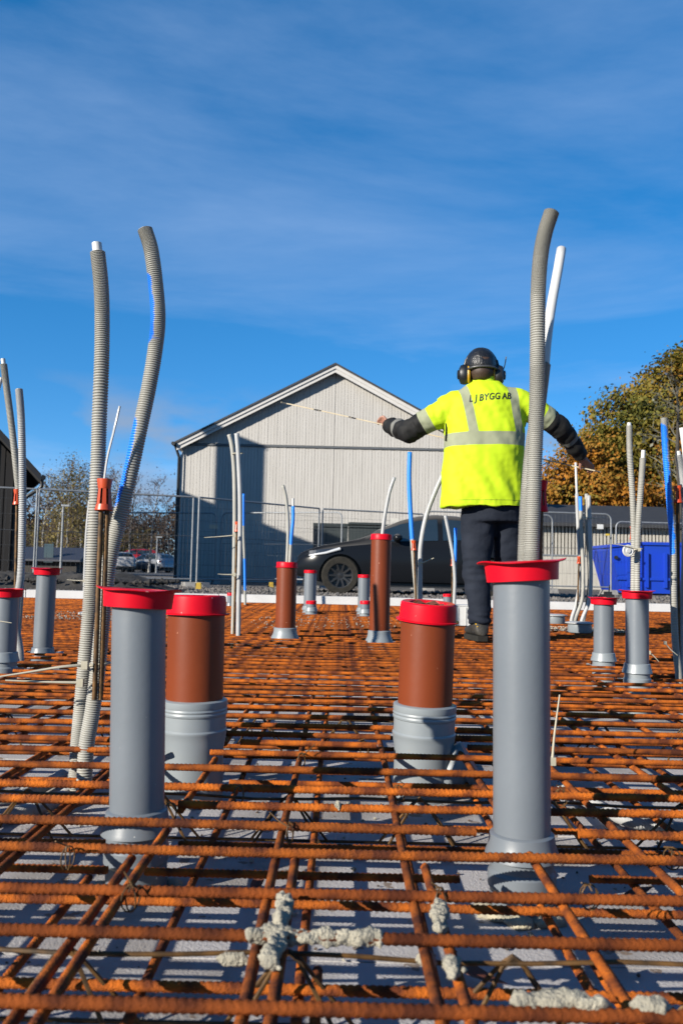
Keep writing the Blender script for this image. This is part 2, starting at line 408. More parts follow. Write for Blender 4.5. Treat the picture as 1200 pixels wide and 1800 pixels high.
grey_pipe(786, 9.6, 0.10, 1044, 'small grey capped stub behind the conduits under the black car', cap='bottom', flare_z=0.0, clear=.1)
# black lump on the empty pipe's cap
b = P(1066, 1047, 4.06)
s = MB(); s.box(b, (0.055, 0.05, 0.012)); s.box(b + Vector((0.004, 0, 0.012)), (0.03, 0.03, 0.014)); s.tube([b + Vector((0.008, 0, 0.01)), b + Vector((0.012, 0, 0.05))], 0.003, 6)
tag(s.build('pipe_plug', BLACK, origin=b), 'small black plug lying on the red cap of the empty pipe', 'plug')

def brown_pipe(px, Y, dia, ytop, ysock, label, lean=(0, 0), tilt=(0, 0), branch=None, tall=True):
    base = P(px, yh(px) + 630 / Y, Y); base.z = EZ
    r = dia / 2; ztop = P(px, ytop, Y).z; zs = P(px, ysock, Y).z
    t = thing('drain_pipe', label, 'pipe', base)
    M = xform(base, lean[0], lean[1]); H = ztop - EZ; hs_ = zs - EZ
    lathe_part('pipe_tube', [(r, hs_ - 0.06), (r, H - 0.01)], M, BROWN, t, 40)
    if tall:
        prof = [(r * 1.05, 0.0), (r * 1.06, 0.05), (r * 1.06, hs_ - 0.115), (r * 1.12, hs_ - 0.09), (r * 1.15, hs_ - 0.076), (r * 1.165, hs_ - 0.074), (r * 1.165, hs_ - 0.070), (r * 1.125, hs_ - 0.066),
                (r * 1.125, hs_ - 0.036), (r * 1.16, hs_ - 0.034), (r * 1.17, hs_ - 0.030), (r * 1.145, hs_ - 0.026), (r * 1.17, hs_ - 0.022), (r * 1.145, hs_ - 0.018), (r * 1.165, hs_ - 0.013), (r * 1.16, hs_ - 0.002), (r * 1.10, hs_), (r * 1.005, hs_ + 0.001)]
        lathe_part('socket', prof, M, GREYL, t, 48)
        if branch:
            for sg, z_ in branch:
                a = base + Vector((0, 0, z_ - EZ)); e = a + Vector((sg * 0.12, -0.015, 0.075))
                s = MB(); s.tube([a, a + (e - a) * 0.80, a + (e - a) * 0.801, e], [r * 0.72, r * 0.72, r * 0.84, r * 0.84], 28)
                s.build('branch', GREYL, t, smooth=40)
    else:
        prof = [(r * 1.5, EZ * 0 + 0.02), (r * 1.5, 0.11), (r * 1.32, hs_ - 0.06), (r * 1.18, hs_ - 0.045), (r * 1.18, hs_ - 0.01), (r * 1.1, hs_), (r * 1.005, hs_ + 0.001)]
        prof = [(r * 1.12, 0.0), (r * 1.12, 0.10), (r * 1.42, 0.118), (r * 1.36, 0.135), (r * 1.20, 0.155), (r * 1.14, 0.175), (r * 1.14, hs_ - 0.004), (r * 1.08, hs_), (r * 1.005, hs_ + .001)]
        lathe_part('socket', prof, M, GREYL, t, 36)
    C = M @ Matrix.Translation((0, 0, H)) @ Matrix.Rotation(tilt[0], 4, 'X') @ Matrix.Rotation(tilt[1], 4, 'Y')
    if tall:
        prof = [(r * 1.16, -0.046), (r * 1.17, -0.043), (r * 1.05, -0.042), (r * 1.035, -0.012), (r * 1.02, -0.003), (r * 0.97, 0.0), (r * 0.72, -0.001), (r * 0.68, -0.012), (r * 0.30, -0.013), (0.0, -0.011)]
    else:
        prof = [(r * 1.1, -0.034), (r * 1.1, -0.031), (r * 1.05, -0.030), (r * 1.04, -0.004), (r * 1.0, 0.0), (r * 0.7, 0.0), (r * 0.68, -0.008), (0.0, -0.008)]
    lathe_part('cap', prof, C, RED, t, 44)
    PIPES.append((base.x, base.y, r * 1.3 if tall else r * 1.2))
    return t, base, ztop, C
b1 = brown_pipe(341, 2.05, 0.134, 1046, 1228, 'brown pipe in grey ribbed socket, faded red cap, beside a grey pipe', lean=(0, R(-.5)), tilt=(R(-1), R(0.5)))
b2 = brown_pipe(742, 2.14, 0.134, 1058, 1236, 'brown pipe leaning in a grey socket, dead leaves lying on its shiny red cap', lean=(R(1.0), R(1.1)), tilt=(R(3.2), R(1.6)), branch=[(1, -0.115)])
b3 = brown_pipe(501, 5.3, 0.125, 988, 1103, 'shorter brown pipe beside the black car, two thin conduits rising from its cap', tall=False)
b4 = brown_pipe(666, 5.2, 0.122, 939, 1108, 'tallest slim brown pipe in front of the car wheel, one bent conduit on top', lean=(0, R(0.1)), tall=False)
# dead leaves on the tilted cap
for i in range(5):
    a = random.random() * 6
    c = b2[3] @ Vector((0.028 * math.cos(i * 1.3), 0.022 * math.sin(i * 1.3) - 0.012, -0.006))
    s = MB(); L = 0.022; w = 0.010
    d = Vector((math.cos(a), math.sin(a), 0)); n = Vector((-d.y, d.x, 0))
    top = Vector((0, 0, 0.006 + 0.002 * i))
    s.quad(c - d * L, c + n * w + top, c + d * L, c - n * w + top * 0.4)
    ob = s.build('dead_leaf', LEAF, origin=c); tag(ob, 'curled brown dead leaf lying in the hollow of the shiny red cap', 'leaf', 'dead leaves on the red cap')
    ob.modifiers.new('thick', 'SOLIDIFY').thickness = 0.0006

# ------------------------------------------------------------------ reinforcement mesh
def bar_mesh(p0, p1, r, fine0, fine1, step, seg, rib=True, bend=0.0, seed=0):
    """bar from p0 to p1 (Vectors); ribs between fine0..fine1 (distance from p0)"""
    d = p1 - p0; L = d.length; d = d / L
    fine0 = max(0.0, fine0); fine1 = min(L, fine1)
    if rib and fine1 > fine0:
        s = np.concatenate([[0.0], np.arange(fine0 + 1e-4, fine1 - 1e-4, step), [L]])
    else:
        s = np.linspace(0, L, max(2, int(L / 0.5)))
    u = d.cross(Vector((0, 0, 1))).normalized(); w = u.cross(d)
    a = np.arange(seg) / seg * 2 * PI
    S, Aa = np.meshgrid(s, a, indexing='ij')
    if rib:
        pitch = 0.0088
        up = np.sin(Aa) * 1.0
        Aw = (Aa + PI) % (2 * PI) - PI
        Ab = Aa - PI
        ph = S / pitch + np.where(np.cos(Aa) > 0, Aw, -Ab) / PI * 1.5 + seed
        rr = np.sin(2 * PI * ph)
        rad = r * (0.935 + 0.15 * np.clip(rr * 2.0 - .3, -0.2, 0.95))
        rad *= 1 + 0.02 * np.sin(S * 37 + seed * 5)
        lon = np.abs(np.cos(Aa)) > 0.97
        rad = np.where(lon, r * 1.05, rad)
    else:
        rad = np.full_like(S, r)
    ox = bend * np.sin(S * 2.3 + seed) + bend * 0.6 * np.sin(S * 5.1 + seed * 2)
    oz = bend * 0.7 * np.sin(S * 3.1 + seed * 3)
    V = np.empty(S.shape + (3,))
    for k in range(3):
        V[..., k] = p0[k] + d[k] * S + u[k] * (rad * np.cos(Aa) + ox) + w[k] * (rad * np.sin(Aa) + oz)
    n = len(s)
    i = np.arange(n - 1)[:, None] * seg; j = np.arange(seg)[None]; j2 = (j + 1) % seg
    F = np.stack([i + j, i + j2, i + seg + j2, i + seg + j], -1).reshape(-1, 4).tolist()
    F.append(list(range(seg - 1, -1, -1))); F.append([(n - 1) * seg + k for k in range(seg)])
    return V.reshape(-1, 3), F
def add_bar(parent, p0, p1, r, fine, step, seg, rib, bend, seed, mname=RUST):
    V, F = bar_mesh(p0, p1, r, fine[0], fine[1], step, seg, rib, bend, seed)
    org = np.array(tuple(root_loc(parent)))
    c = V.mean(0)
    me = bpy.data.meshes.new('bar'); me.from_pydata((V - c).tolist(), [], F); me.update()
    o = mesh_obj('bar', me, mname, parent, None, 60)
    o.location = Vector(c - org)
    return o
def cuts(y0, x0, x1, horizontal, z):
    segs = [(x0, x1)]
    for (cx_, cy_, cr_) in PIPES:
        a, b_ = (cx_, cy_) if horizontal else (cy_, cx_)
        dlt = abs(b_ - y0)
        if dlt >= cr_: continue
        gap = math.sqrt(cr_ * cr_ - dlt * dlt) + 0.012
        ga, gb = a - gap - random.random() * 0.03, a + gap + random.random() * 0.03
        ns = []
        for (p, q) in segs:
            if gb <= p or ga >= q: ns.append((p, q)); continue
            if ga - p > 0.05: ns.append((p, ga))
            if q - gb > 0.05: ns.append((gb, q))
        segs = ns
    return segs
XW = 6.2
def layer(name, label, rows, cols, z, rx, ry, extra=()):
    t = thing(name, label, 'rebar mesh', (0, 5.0, z))
    for y in rows:
        r_ = rx * random.uniform(0.95, 1.05)
        near = y < 3.4
        half = max(2.6, XW)
        vis = 0.44 * y + 0.22
        yaw = random.gauss(0, 0.002)
        for (a, b_) in cuts(y, -half, half, True, z):
            dz = random.gauss(0, 0.0012)
            p0 = Vector((a, y + a * yaw, z + dz)); p1 = Vector((b_, y + b_ * yaw, z + dz))
            step = 0.0022 if y < 1.7 else (0.0030 if y < 2.4 else 0.0044)
            add_bar(t, p0, p1, r_, (-vis - a, vis - a), step, 14 if y < 1.7 else 12 if y < 2.4 else 9 if near else 6, near, 0.0018, random.random() * 9, RUSTR if y < 1.3 and z > -.01 else RUST)
    for (x_, y0, y1, full) in cols:
        zz_ = z - rx - ry + 0.0012
        yaw = random.gauss(0, 0.0025)
        for (a, b_) in cuts(x_, y0, y1, False, z):
            p0 = Vector((x_ + a * yaw * 0.3, a, zz_)); p1 = Vector((x_ + b_ * yaw * 0.3, b_, zz_))
            near = abs(x_) < 1.6
            add_bar(t, p0, p1, ry, (0.55 - a, 3.0 - a) if near else (0, 0), 0.003, 8 if near else 6, near, 0.0015, random.random() * 9)
    for (x0_, x1_, y_, dz_) in extra:
        add_bar(t, Vector((x0_, y_, z + dz_)), Vector((x1_, y_ + 0.006, z + dz_)), rx, (0, 9), 0.003, 8, True, 0.001, random.random() * 9)
    return t
rowsU = [0.57, 0.715] + [Gd(600, y_, 0.0).y for y_ in (1767, 1651, 1569, 1501, 1455, 1418, 1389, 1357, 1329, 1310, 1294, 1278, 1261, 1247, 1233, 1222, 1212, 1201, 1191)]
while rowsU[-1] < 10.45: rowsU.append(rowsU[-1] + 0.147 + random.gauss(0, 0.008))
rowsL = [0.63, 0.83] + [Gd(600, y_, -0.075).y for y_ in (1740, 1593, 1537, 1492)] + [1.69, 1.83, 2.0, 2.14, 2.28, 2.43, 2.58, 2.73, 2.89, 3.05, 3.2, 3.37]
while rowsL[-1] < 10.4: rowsL.append(rowsL[-1] + 0.16 + random.gauss(0, 0.01))
colsU = [(-0.087 + 0.1925 * k + random.gauss(0, 0.004), 0.35, 10.5, 1) for k in range(-30, 32)]
colsU += [(-0.276 - 0.024, 0.35, 1.30, 1), (-0.087 + 0.030, 0.35, 1.31, 1), (0.1055 + 0.030, 0.35, 1.29, 1)]
colsL = [(-0.039 + 0.178 * k + random.gauss(0, 0.006), 0.45, 10.45, 1) for k in range(-33, 34)] + [(-0.039 + 0.024, 0.45, 1.12, 1), (0.317 + 0.026, 0.45, 1.16, 1)]
layer('reinforcement_mesh', 'upper rusty ribbed rebar grid spread over the whole slab, top layer', rowsU, colsU, 0.0, 0.0070, 0.0066)
layer('reinforcement_mesh', 'lower rusty rebar grid seen through the gaps of the top layer', rowsL, colsL, -0.075, 0.0066, 0.0064)
# wire chairs that hold the layers apart
def chair_row(y, x0, x1, ztop, per, name_label):
    t = thing('wire_spacer', name_label, 'wire spacer', (0, y, EZ))
    s = MB(); n = int((x1 - x0) / 0.1)
    s.tube([(x0 + (x1 - x0) * i / n, y + 0.004 * math.sin(i), ztop + 0.003 * math.sin(i * 1.7)) for i in range(n + 1)], 0.0030, 6)
    s.build('top_wire', RUST2, t, smooth=60)
    for sy in (-1, 1):
        s = MB(); s.tube([(x0, y + sy * 0.045, EZ + 0.004), (x1, y + sy * 0.045, EZ + 0.004)], 0.0030, 6); s.build('bottom_wire', RUST2, t, smooth=60)
    x_ = x0 + per * 0.3
    while x_ < x1:
        for sy in (-1, 1):
            s = MB(); s.tube([(x_ - per * 0.30, y + sy * 0.045, EZ + 0.004), (x_ - 0.012, y + sy * 0.004, ztop - 0.004), (x_, y + sy * .003, ztop + 0.005), (x_ + 0.012, y + sy * 0.004, ztop - 0.004), (x_ + per * 0.30, y + sy * 0.045, EZ + 0.004)], 0.0028, 5)
            s.build('leg_wire', RUST2, t, smooth=60)
        x_ += per
chair_row(Gd(600, 1683, -0.026).y, -0.9, 0.95, -0.026, 0.258, 'bent wire spacer spotted with concrete under the splattered bars')
chair_row(1.72, -1.2, 1.2, -0.030, 0.258, 'wire spacer strip with gold legs between the two slate grey pipes and brown pipes')
chair_row(0.70, -0.7, 0.7, -0.026, 0.258, 'wire spacer strip under the bar splashed with concrete at its end')
chair_row(2.62, -1.6, 1.6, -0.030, 0.258, 'thin wire spacer strip just beyond the two brown pipes with grey sockets')

# concrete splashes on the bars
def splash(label, pts, rad, n, seed, amp=0.55):
    """crust of dried concrete hugging a bar: a ragged tube plus a few crumbs"""
    rr = random.Random(seed); s = MB()
    L = sum((Vector(pts[i + 1]) - Vector(pts[i])).length for i in range(len(pts) - 1))
    A = cat_rom(pts, max(12, int(L / 0.0016))); m_ = len(A); o_ = Vector((seed * 7.1, seed * 3.3, 0))
    seg = 22; T = np.gradient(A, axis=0); T /= np.linalg.norm(T, axis=1)[:, None]
    rs = []
    for i in range(m_):
        t_ = Vector(T[i]); u = t_.cross(Vector((0, 0, 1))).normalized(); w = u.cross(t_); c = Vector(A[i]); e = min(1, i / 5, (m_ - 1 - i) / 5)
        ring = []
        for k in range(seg):
            a_ = 2 * PI * k / seg; d = u * math.cos(a_) + w * math.sin(a_); q = c + d * rad
            f = noise.fractal(q * 110 + o_, .8, 2.1, 4); g_ = noise.noise(q * 48 + o_)
            h_ = .0070 + rad * (.10 + .42 * g_ + .30 * f + .16 * math.sin(a_))
            ring.append(c + d * max(.0015, h_ * (0.15 + .85 * e)))
        rs.append(ring)
    s.rings(rs)
    for i in range(max(2, n // 14)):
        c = Vector(A[rr.randrange(m_)]) + Vector((rr.gauss(0, .010), rr.gauss(0, .006), rr.gauss(0, .004)))
        s.blob(c, rad * rr.uniform(.15, .4), 2, .7, rr.random() * 50)
    o = s.build('concrete_splash', CONC, origin=pts[0], smooth=180); tag(o, label, 'concrete')
    return o
def on(px, py, Y): return Gd(px, py, -0.022 if Y in (.985, .975) else 0.002)
splash('long grey concrete splash caked along a thick rusty bar', [on(425, 1645, 1), on(520, 1648, 1), on(600, 1650, 1), on(680, 1652, 1)], 0.0125, 60, 1)
splash('grey concrete lump climbing the pair of lengthwise bars', [on(500, 1575, 1.10), on(496, 1620, 1.02), on(484, 1670, .95), on(470, 1700, .92)], 0.0145, 40, 2)
splash('pale concrete lump wrapped around crossing bars before the brown pipe', [on(772, 1590, 1.07), on(775, 1615, 1.03), on(772, 1638, .99)], 0.0150, 30, 3)
splash('ragged concrete crust along the bar next to a bare gap', [on(895, 1762, .823), on(960, 1762, .82), on(1075, 1768, .822)], 0.0120, 50, 4)
splash('small ragged concrete crust at the end of a splashed bar', [on(1105, 1766, .823), on(1180, 1772, .822)], 0.0115, 30, 5)
splash('concrete bits stuck on the bent wire spacer', [on(380, 1685, .985), on(440, 1690, .985)], 0.007, 14, 6)
splash('concrete bits on the wire spacer apex', [on(735, 1678, .985), on(762, 1700, .975)], 0.008, 12, 7)
splash('tiny concrete speck on a rusty bar between the grey pipes', [on(588, 1417, 1.518), on(600, 1416, 1.518)], 0.009, 6, 9)
splash('grey concrete blot on the double bars before the tall pipe', [on(790, 1690, .93), on(798, 1720, .91)], 0.011, 9, 10)

# twisted tie wires at some crossings
def tie_wire(px, py, z, seed):
    rr = random.Random(seed); c = Gd(px, py, z); s = MB()
    for k in range(2):
        a = rr.uniform(.3, 1.2) * (1 if k else -1); pts = []
        for q in np.linspace(0, 2 * PI, 13):
            d = Vector((math.cos(a), math.sin(a), 0)) * .013 * math.cos(q); pts.append(c + d + Vector((0, 0, -.008 + .017 * math.sin(q))))
        s.tube(pts, .0011, 5)
    e = c + Vector((rr.uniform(-.02, .02), -.008, .012)); s.tube([c + Vector((0, -.012, .004)), e, e + Vector((rr.uniform(-.02, .02), rr.uniform(-.02, .01), rr.uniform(.0, .018)))], .0012, 5)
    o = s.build('tie_wire', RUST2, origin=c, smooth=60); tag(o, 'thin twisted tie wire knotted round two crossing rusty bars', 'tie wire', 'tie wires at bar crossings')
for i, (px, py) in enumerate([(773, 1572), (700, 1388), (510, 1455), (300, 1420), (1035, 1566), (530, 1330), (120, 1498), (985, 1395), (1180, 1500), (640, 1310), (230, 1568), (870, 1330), (420, 1390)]):
    tie_wire(px, py, 0.0, i)
o = scatter_stones('debris', 900, (-1.3, 1.3), (0.7, 3.2), EZ, 0.0012, 0.0045, mat('dark_crumbs', (.20, .13, .09), (.06, .05, .045), rough=.9, scale=30), seed=31); tag(o, kind='stuff'); o['label'] = 'dark crumbs and grit scattered on the white boards'
o = scatter_stones('debris', 260, (-1.3, 1.3), (0.7, 3.2), EZ, 0.002, 0.007, CONC, seed=32); tag(o, kind='stuff'); o['label'] = 'pale concrete crumbs scattered on the white boards'
# foam collars and crumbs on the boards
def foam(label, c, rad, n, seed):
    rr = random.Random(seed); s = MB()
    for i in range(n):
        a = rr.random() * 2 * PI
        s.blob((c[0] + rad * math.cos(a), c[1] + rad * math.sin(a), EZ + 0.004), rr.uniform(.008, .018), 1, .5, rr.random() * 30, (1.5, 1.2, .7))
    tag(s.build('foam_collar', FOAM, origin=(c[0], c[1], EZ), smooth=180), label, 'foam')
foam('cream mounting foam round the foot of the pipe with conduits', G2B, 0.062, 26, 3)
foam('cream mounting foam round the foot of the capped pipe before the brown one', G1B, 0.062, 18, 4)
for i, (px, py, lab) in enumerate([(845, 1722, 'rust brown dead leaf on the white board beside the double bars'), (452, 1560, 'dark red dead leaf caught under the concrete splashed bars'), (1060, 1445, 'reddish dead leaf among wires by the grey hose'), (700, 1432, 'red brown dead leaf before the leaning brown pipe'), (1115, 1580, 'small brown dead leaf right of the pipe with conduits'), (135, 1420, 'red brown leaf scrap beside the grey hose end')]):
    c = Gd(px, py, EZ + 0.012); a = random.random() * 3
    s = MB(); d = Vector((math.cos(a), math.sin(a) * 0.6, 0.1)); n = Vector((-d.y, d.x, 0)); L = 0.035; w = 0.016
    q = [c - d * L, c - d * L * 0.3 + n * w + Vector((0, 0, .006)), c + d * L * 0.4 + n * w * 1.2 + Vector((0, 0, .01)), c + d * L * 1.2 + Vector((0, 0, .012)), c + d * L * 0.3 - n * w + Vector((0, 0, .012)), c - d * L * 0.4 - n * w * .9 + Vector((0, 0, .002))]
    s.poly([q[0], q[1], c]); s.poly([q[1], q[2], c]); s.poly([q[2], q[3], c]); s.poly([q[3], q[4], c]); s.poly([q[4], q[5], c]); s.poly([q[5], q[0], c])
    ob = s.build('dead_leaf', LEAF, origin=c); tag(ob, lab, 'leaf'); ob.modifiers.new('thick', 'SOLIDIFY').thickness = 0.0007

# ------------------------------------------------------------------ conduits
def blue_conduit_mat(name, zones):
    """grey ribbed conduit with blue spray paint; zones: list of (z0, z1, side) in object space"""
    M = mat(name, (0.49, 0.48, 0.43), (0.41, 0.40, 0.355), rough=0.5, scale=9, spec=0.35)
    t = M.node_tree; L = t.links.new; b = t.nodes['Principled BSDF']
    src = b.inputs['Base Color'].links[0].from_socket
    at = t.nodes.new('ShaderNodeAttribute'); at.attribute_name = 'paint'
    n = t.nodes.new('ShaderNodeTexNoise'); n.inputs['Scale'].default_value = 45
    co = t.nodes.new('ShaderNodeTexCoord'); L(co.outputs['Object'], n.inputs['Vector'])
    a = t.nodes.new('ShaderNodeMath'); a.operation = 'ADD'; L(at.outputs['Fac'], a.inputs[0]); L(n.outputs['Fac'], a.inputs[1])
    r = t.nodes.new('ShaderNodeValToRGB'); r.color_ramp.elements[0].position = 0.78; r.color_ramp.elements[1].position = 1.0; L(a.outputs[0], r.inputs[0])
    mx_ = t.nodes.new('ShaderNodeMix'); mx_.data_type = 'RGBA'; L(r.outputs[0], mx_.inputs['Factor']); L(src, mx_.inputs['A']); mx_.inputs['B'].default_value = (0.012, 0.16, 0.62, 1)
    L(mx_.outputs['Result'], b.inputs['Base Color'])
    return M
PAINT = blue_conduit_mat('blue_sprayed_grey_conduit', [])
def conduit(label, pts, dia, Y, material=COND, pitch=0.0040, corr=True, tip=None, tipmat=WHITEP, dys=None, root=True, name='conduit', group=None, paint=None, seg=14, foot=None):
    """pts: photo points from top to bottom; tip: length of inner white pipe stub; foot: z of the lower end"""
    W = []
    for i, (px, py) in enumerate(pts):
        y_ = Y + (dys[i] if dys else 0); W.append(P(px, py, y_))
    if foot is not None and W[-1].z > foot:
        W.append(Vector((W[-1].x + (W[-1].x - W[-2].x) * 0.1, W[-1].y, foot)))
    L = sum((W[i + 1] - W[i]).length for i in range(len(W) - 1))
    if corr:
        n = int(L / pitch * 4)
        A = cat_rom(W, max(8, min(n, 2400)))
        k = np.arange(len(A)) % 4
        rad = dia / 2 * np.where(k == 0, 0.79, np.where(k == 2, 1.0, 0.97))
    else:
        A = cat_rom(W, max(10, int(L / 0.025))); rad = np.full(len(A), dia / 2)
    s = MB(); s.tube(A, rad, seg)
    base = Vector(A[-1])
    if tip or paint is None and False:
        pass
    t = thing(name, label, 'conduit', base, group)
    ob = s.build('sleeve', material, t, smooth=50 if corr else 180)
    if paint is not None:
        at = ob.data.attributes.new('paint', 'FLOAT', 'POINT')
        vals = np.full(len(ob.data.vertices), -0.6)
        for vi in range(len(A)):
            z = A[vi][2]
            for (za, zb, ang, wdt) in paint:
                if za < z < zb:
                    e = min(1, min(z - za, zb - z) / 0.03)
                    for q in range(seg):
                        p = Vector(s.v[vi * seg + q]) - Vector(A[vi]); an = math.atan2(p.y, p.x)
                        dd = abs((an - ang + PI) % (2 * PI) - PI)
                        vals[vi * seg + q] = max(vals[vi * seg + q], 0.95 * e - (dd / wdt) ** 2 * 0.6)
        at.data.foreach_set('value', vals)
    if tip:
        d = (Vector(A[0]) - Vector(A[3])).normalized(); p0 = Vector(A[0])
        s2 = MB(); s2.tube([p0 - d * 0.02, p0 + d * tip * 0.5, p0 + d * tip], dia / 2 * 0.66, 12); s2.build('inner_pipe', tipmat, t, smooth=60)
    else:
        d = (Vector(A[0]) - Vector(A[3])).normalized(); p0 = Vector(A[0])
        s2 = MB(); s2.tube([p0 - d * 0.004, p0 + d * 0.0012], dia / 2 * 0.80, 12); s2.build('bore', BLACK, t)
    return t
Bz = lambda py, Y, px=600: P(px, py, Y).z
# front left pair
conduit('straighter ribbed grey conduit with white pipe end, behind the orange capped stake', [(172, 443), (178, 500), (180, 560), (179, 640), (175, 740), (172, 830), (167, 930), (162, 1020), (157, 1090), (150, 1170), (143, 1250), (137, 1320)], 0.0365, 2.02, tip=0.022, foot=-0.10, seg=16, pitch=0.0053)
zt = [(Bz(620, 1.98), Bz(470, 1.98), -2.75, 0.85), (Bz(612, 1.98), Bz(588, 1.98), -PI * .6, 1.6), (Bz(915, 1.98), Bz(735, 1.98), -PI * 0.88, 0.95)]
conduit('curved ribbed grey conduit streaked with blue spray paint', [(255, 403), (266, 440), (274, 500), (278, 560), (273, 615), (262, 680), (247, 750), (230, 830), (212, 905), (196, 970), (185, 1040), (179, 1110), (172, 1180), (163, 1250), (152, 1315)], 0.0365, 1.98, material=PAINT, paint=zt, foot=-0.10, seg=16, pitch=0.0053,
        dys=[0.03, .03, .03, .02, .02, .02, .01, 0, 0, 0, 0, 0, 0, 0, 0])
# front right, out of the tall grey pipe
conduit('thick ribbed grey conduit rising from the warped red cap, bent at its top', [(969, 372), (957, 410), (949, 455), (945, 520), (944, 620), (943, 700), (940, 780), (937, 870), (934, 960), (932, 1060)], 0.0267, 1.447, seg=16, foot=0.1, dys=[-.01, -.008, -.005, 0, 0, 0, 0, 0, 0, 0])
conduit('second ribbed grey conduit pressed against the thick one on the warped cap', [(955, 640), (945, 720), (934, 790), (926, 880), (922, 960), (920, 1060)], 0.025, 1.462, seg=14, foot=0.1, dys=[.02, .012, 0, 0, 0, 0])
conduit('smooth white pipe leaning out behind the thick ribbed conduit', [(986, 438), (979, 480), (968, 540), (960, 600), (955, 660)], 0.0178, 1.482, material=WHITEP, corr=False, foot=None, dys=[.075, .055, .03, .01, 0])
# left edge group
conduit('grey conduit with white tip leaning by the dark house', [(7, 640), (12, 680), (20, 740), (29, 820), (36, 900), (38, 1000), (34, 1080), (28, 1150)], 0.032, 3.9, material=COND, tip=0.025, foot=-.1, seg=12, pitch=0.006)
conduit('plain grey conduit bowing past the rusty stake by the dark house', [(34, 684), (38, 740), (40, 830), (40, 930), (37, 1010), (30, 1060), (29, 1100), (36, 1150)], 0.034, 3.75, material=CONDL, foot=-.1, seg=12, pitch=0.006)
conduit('thin white pipe tip beside the leaning grey conduit', [(3, 664), (-4, 690), (-14, 740), (-20, 850), (-22, 1000), (-18, 1150)], 0.018, 3.95, material=WHITEP, corr=False, foot=-.1)
# behind the left group
conduit('thin pale conduit on a small white box behind the ribbed pair', [(158, 880), (153, 930), (150, 990), (149, 1040), (152, 1074)], 0.026, 7.2, material=CONDL, corr=False, seg=10, foot=0.06)
# pair tied together, centre left
conduit('pale conduit kinked at its top, tied to a straight one', [(403, 764), (408, 785), (412, 830), (413, 900), (412, 1000), (410, 1112)], 0.030, 5.5, material=COND, corr=False, foot=-.1)
conduit('straight pale conduit tied to a kinked one', [(416, 762), (419, 800), (422, 870), (422, 950), (420, 1040), (419, 1112)], 0.030, 5.45, material=CONDL, corr=False, foot=-.1)
conduit('thin conduit with blue patches behind the tied pair', [(428, 868), (428, 930), (430, 990), (431, 1060)], 0.030, 9.9, material=PAINT, corr=False, foot=-.1, paint=[(0.9, 1.4, -1.5, 2.5), (0.15, 0.55, -1.5, 2.5)])
# on brown pipes
conduit('hooked grey conduit rising from the shorter brown pipe', [(497, 853), (502, 872), (506, 910), (506, 950), (504, 1000)], 0.021, 5.3, material=COND, corr=False, foot=.35)
conduit('thin blue and white conduit on the shorter brown pipe', [(515, 890), (515, 915), (512, 945), (509, 1000)], 0.021, 5.28, material=PAINT, corr=False, tip=0.05, foot=.35, paint=[(0.55, 0.9, -1.5, 3)])
conduit('bent grey conduit rising from the tallest brown pipe', [(693, 839), (685, 862), (679, 890), (674, 920), (670, 960)], 0.022, 5.2, material=CONDL, corr=False, foot=.5)
conduit('conduit sprayed blue on its upper half before the car door', [(720, 795), (719, 850), (723, 930), (728, 1000), (732, 1060)], 0.030, 5.6, material=PAINT, corr=False, foot=-.1, paint=[(0.62, 1.6, -1.5, 4)])
conduit('arched grey conduit curving toward the worker jacket', [(778, 834), (763, 868), (748, 910), (739, 960), (738, 1010), (738, 1060)], 0.030, 5.5, material=CONDL, corr=False, foot=-.1)
conduit('thin grey conduit leaning between blue conduit and worker legs', [(782, 906), (789, 940), (796, 980), (799, 1020), (798, 1055)], 0.030, 7.6, material=CONDL, corr=False, foot=-.1)
conduit('thin conduit with blue tip beside the worker legs', [(800, 928), (800, 960), (799, 1010), (797, 1055)], 0.028, 7.7, material=PAINT, corr=False, foot=-.1, paint=[(0.5, 0.9, -1.5, 4)])
# cluster at the floor boxes
conduit('conduit with long white pipe end above the round floor box', [(1013, 868), (1015, 920), (1018, 980), (1017, 1030), (1011, 1065), (1004, 1088)], 0.028, 6.5, material=CONDL, corr=False, tip=0.24, foot=0.0)
conduit('blue tipped conduit sweeping into the round floor box', [(1019, 873), (1021, 930), (1024, 1000), (1023, 1050), (1010, 1089)], 0.028, 6.45, material=PAINT, corr=False, foot=0.0, paint=[(0.9, 1.2, -1.5, 4)])
conduit('outermost grey conduit sweeping out of the round floor box', [(1030, 868), (1031, 930), (1035, 1000), (1033, 1050), (1025, 1089)], 0.028, 6.48, material=COND, corr=False, foot=0.0)
conduit('pale grey conduit curving at its foot into the round floor box', [(1034, 871), (1036, 940), (1038, 1010), (1035, 1055), (1022, 1090)], 0.028, 6.42, material=CONDL, corr=False, foot=0.0)
# on the right grey pipe
conduit('taller grey conduit with white pipe end on the right red cap', [(1105, 748), (1106, 800), (1111, 880), (1113, 960), (1112, 1060)], 0.0255, 3.52, material=COND, corr=True, pitch=0.006, tip=0.012, foot=.25, seg=12)
conduit('shorter leaning grey conduit with white pipe end on the right red cap', [(1129, 805), (1126, 850), (1121, 920), (1119, 980), (1119, 1060)], 0.026, 3.50, material=COND, corr=True, pitch=0.006, tip=0.032, foot=.25, seg=12)
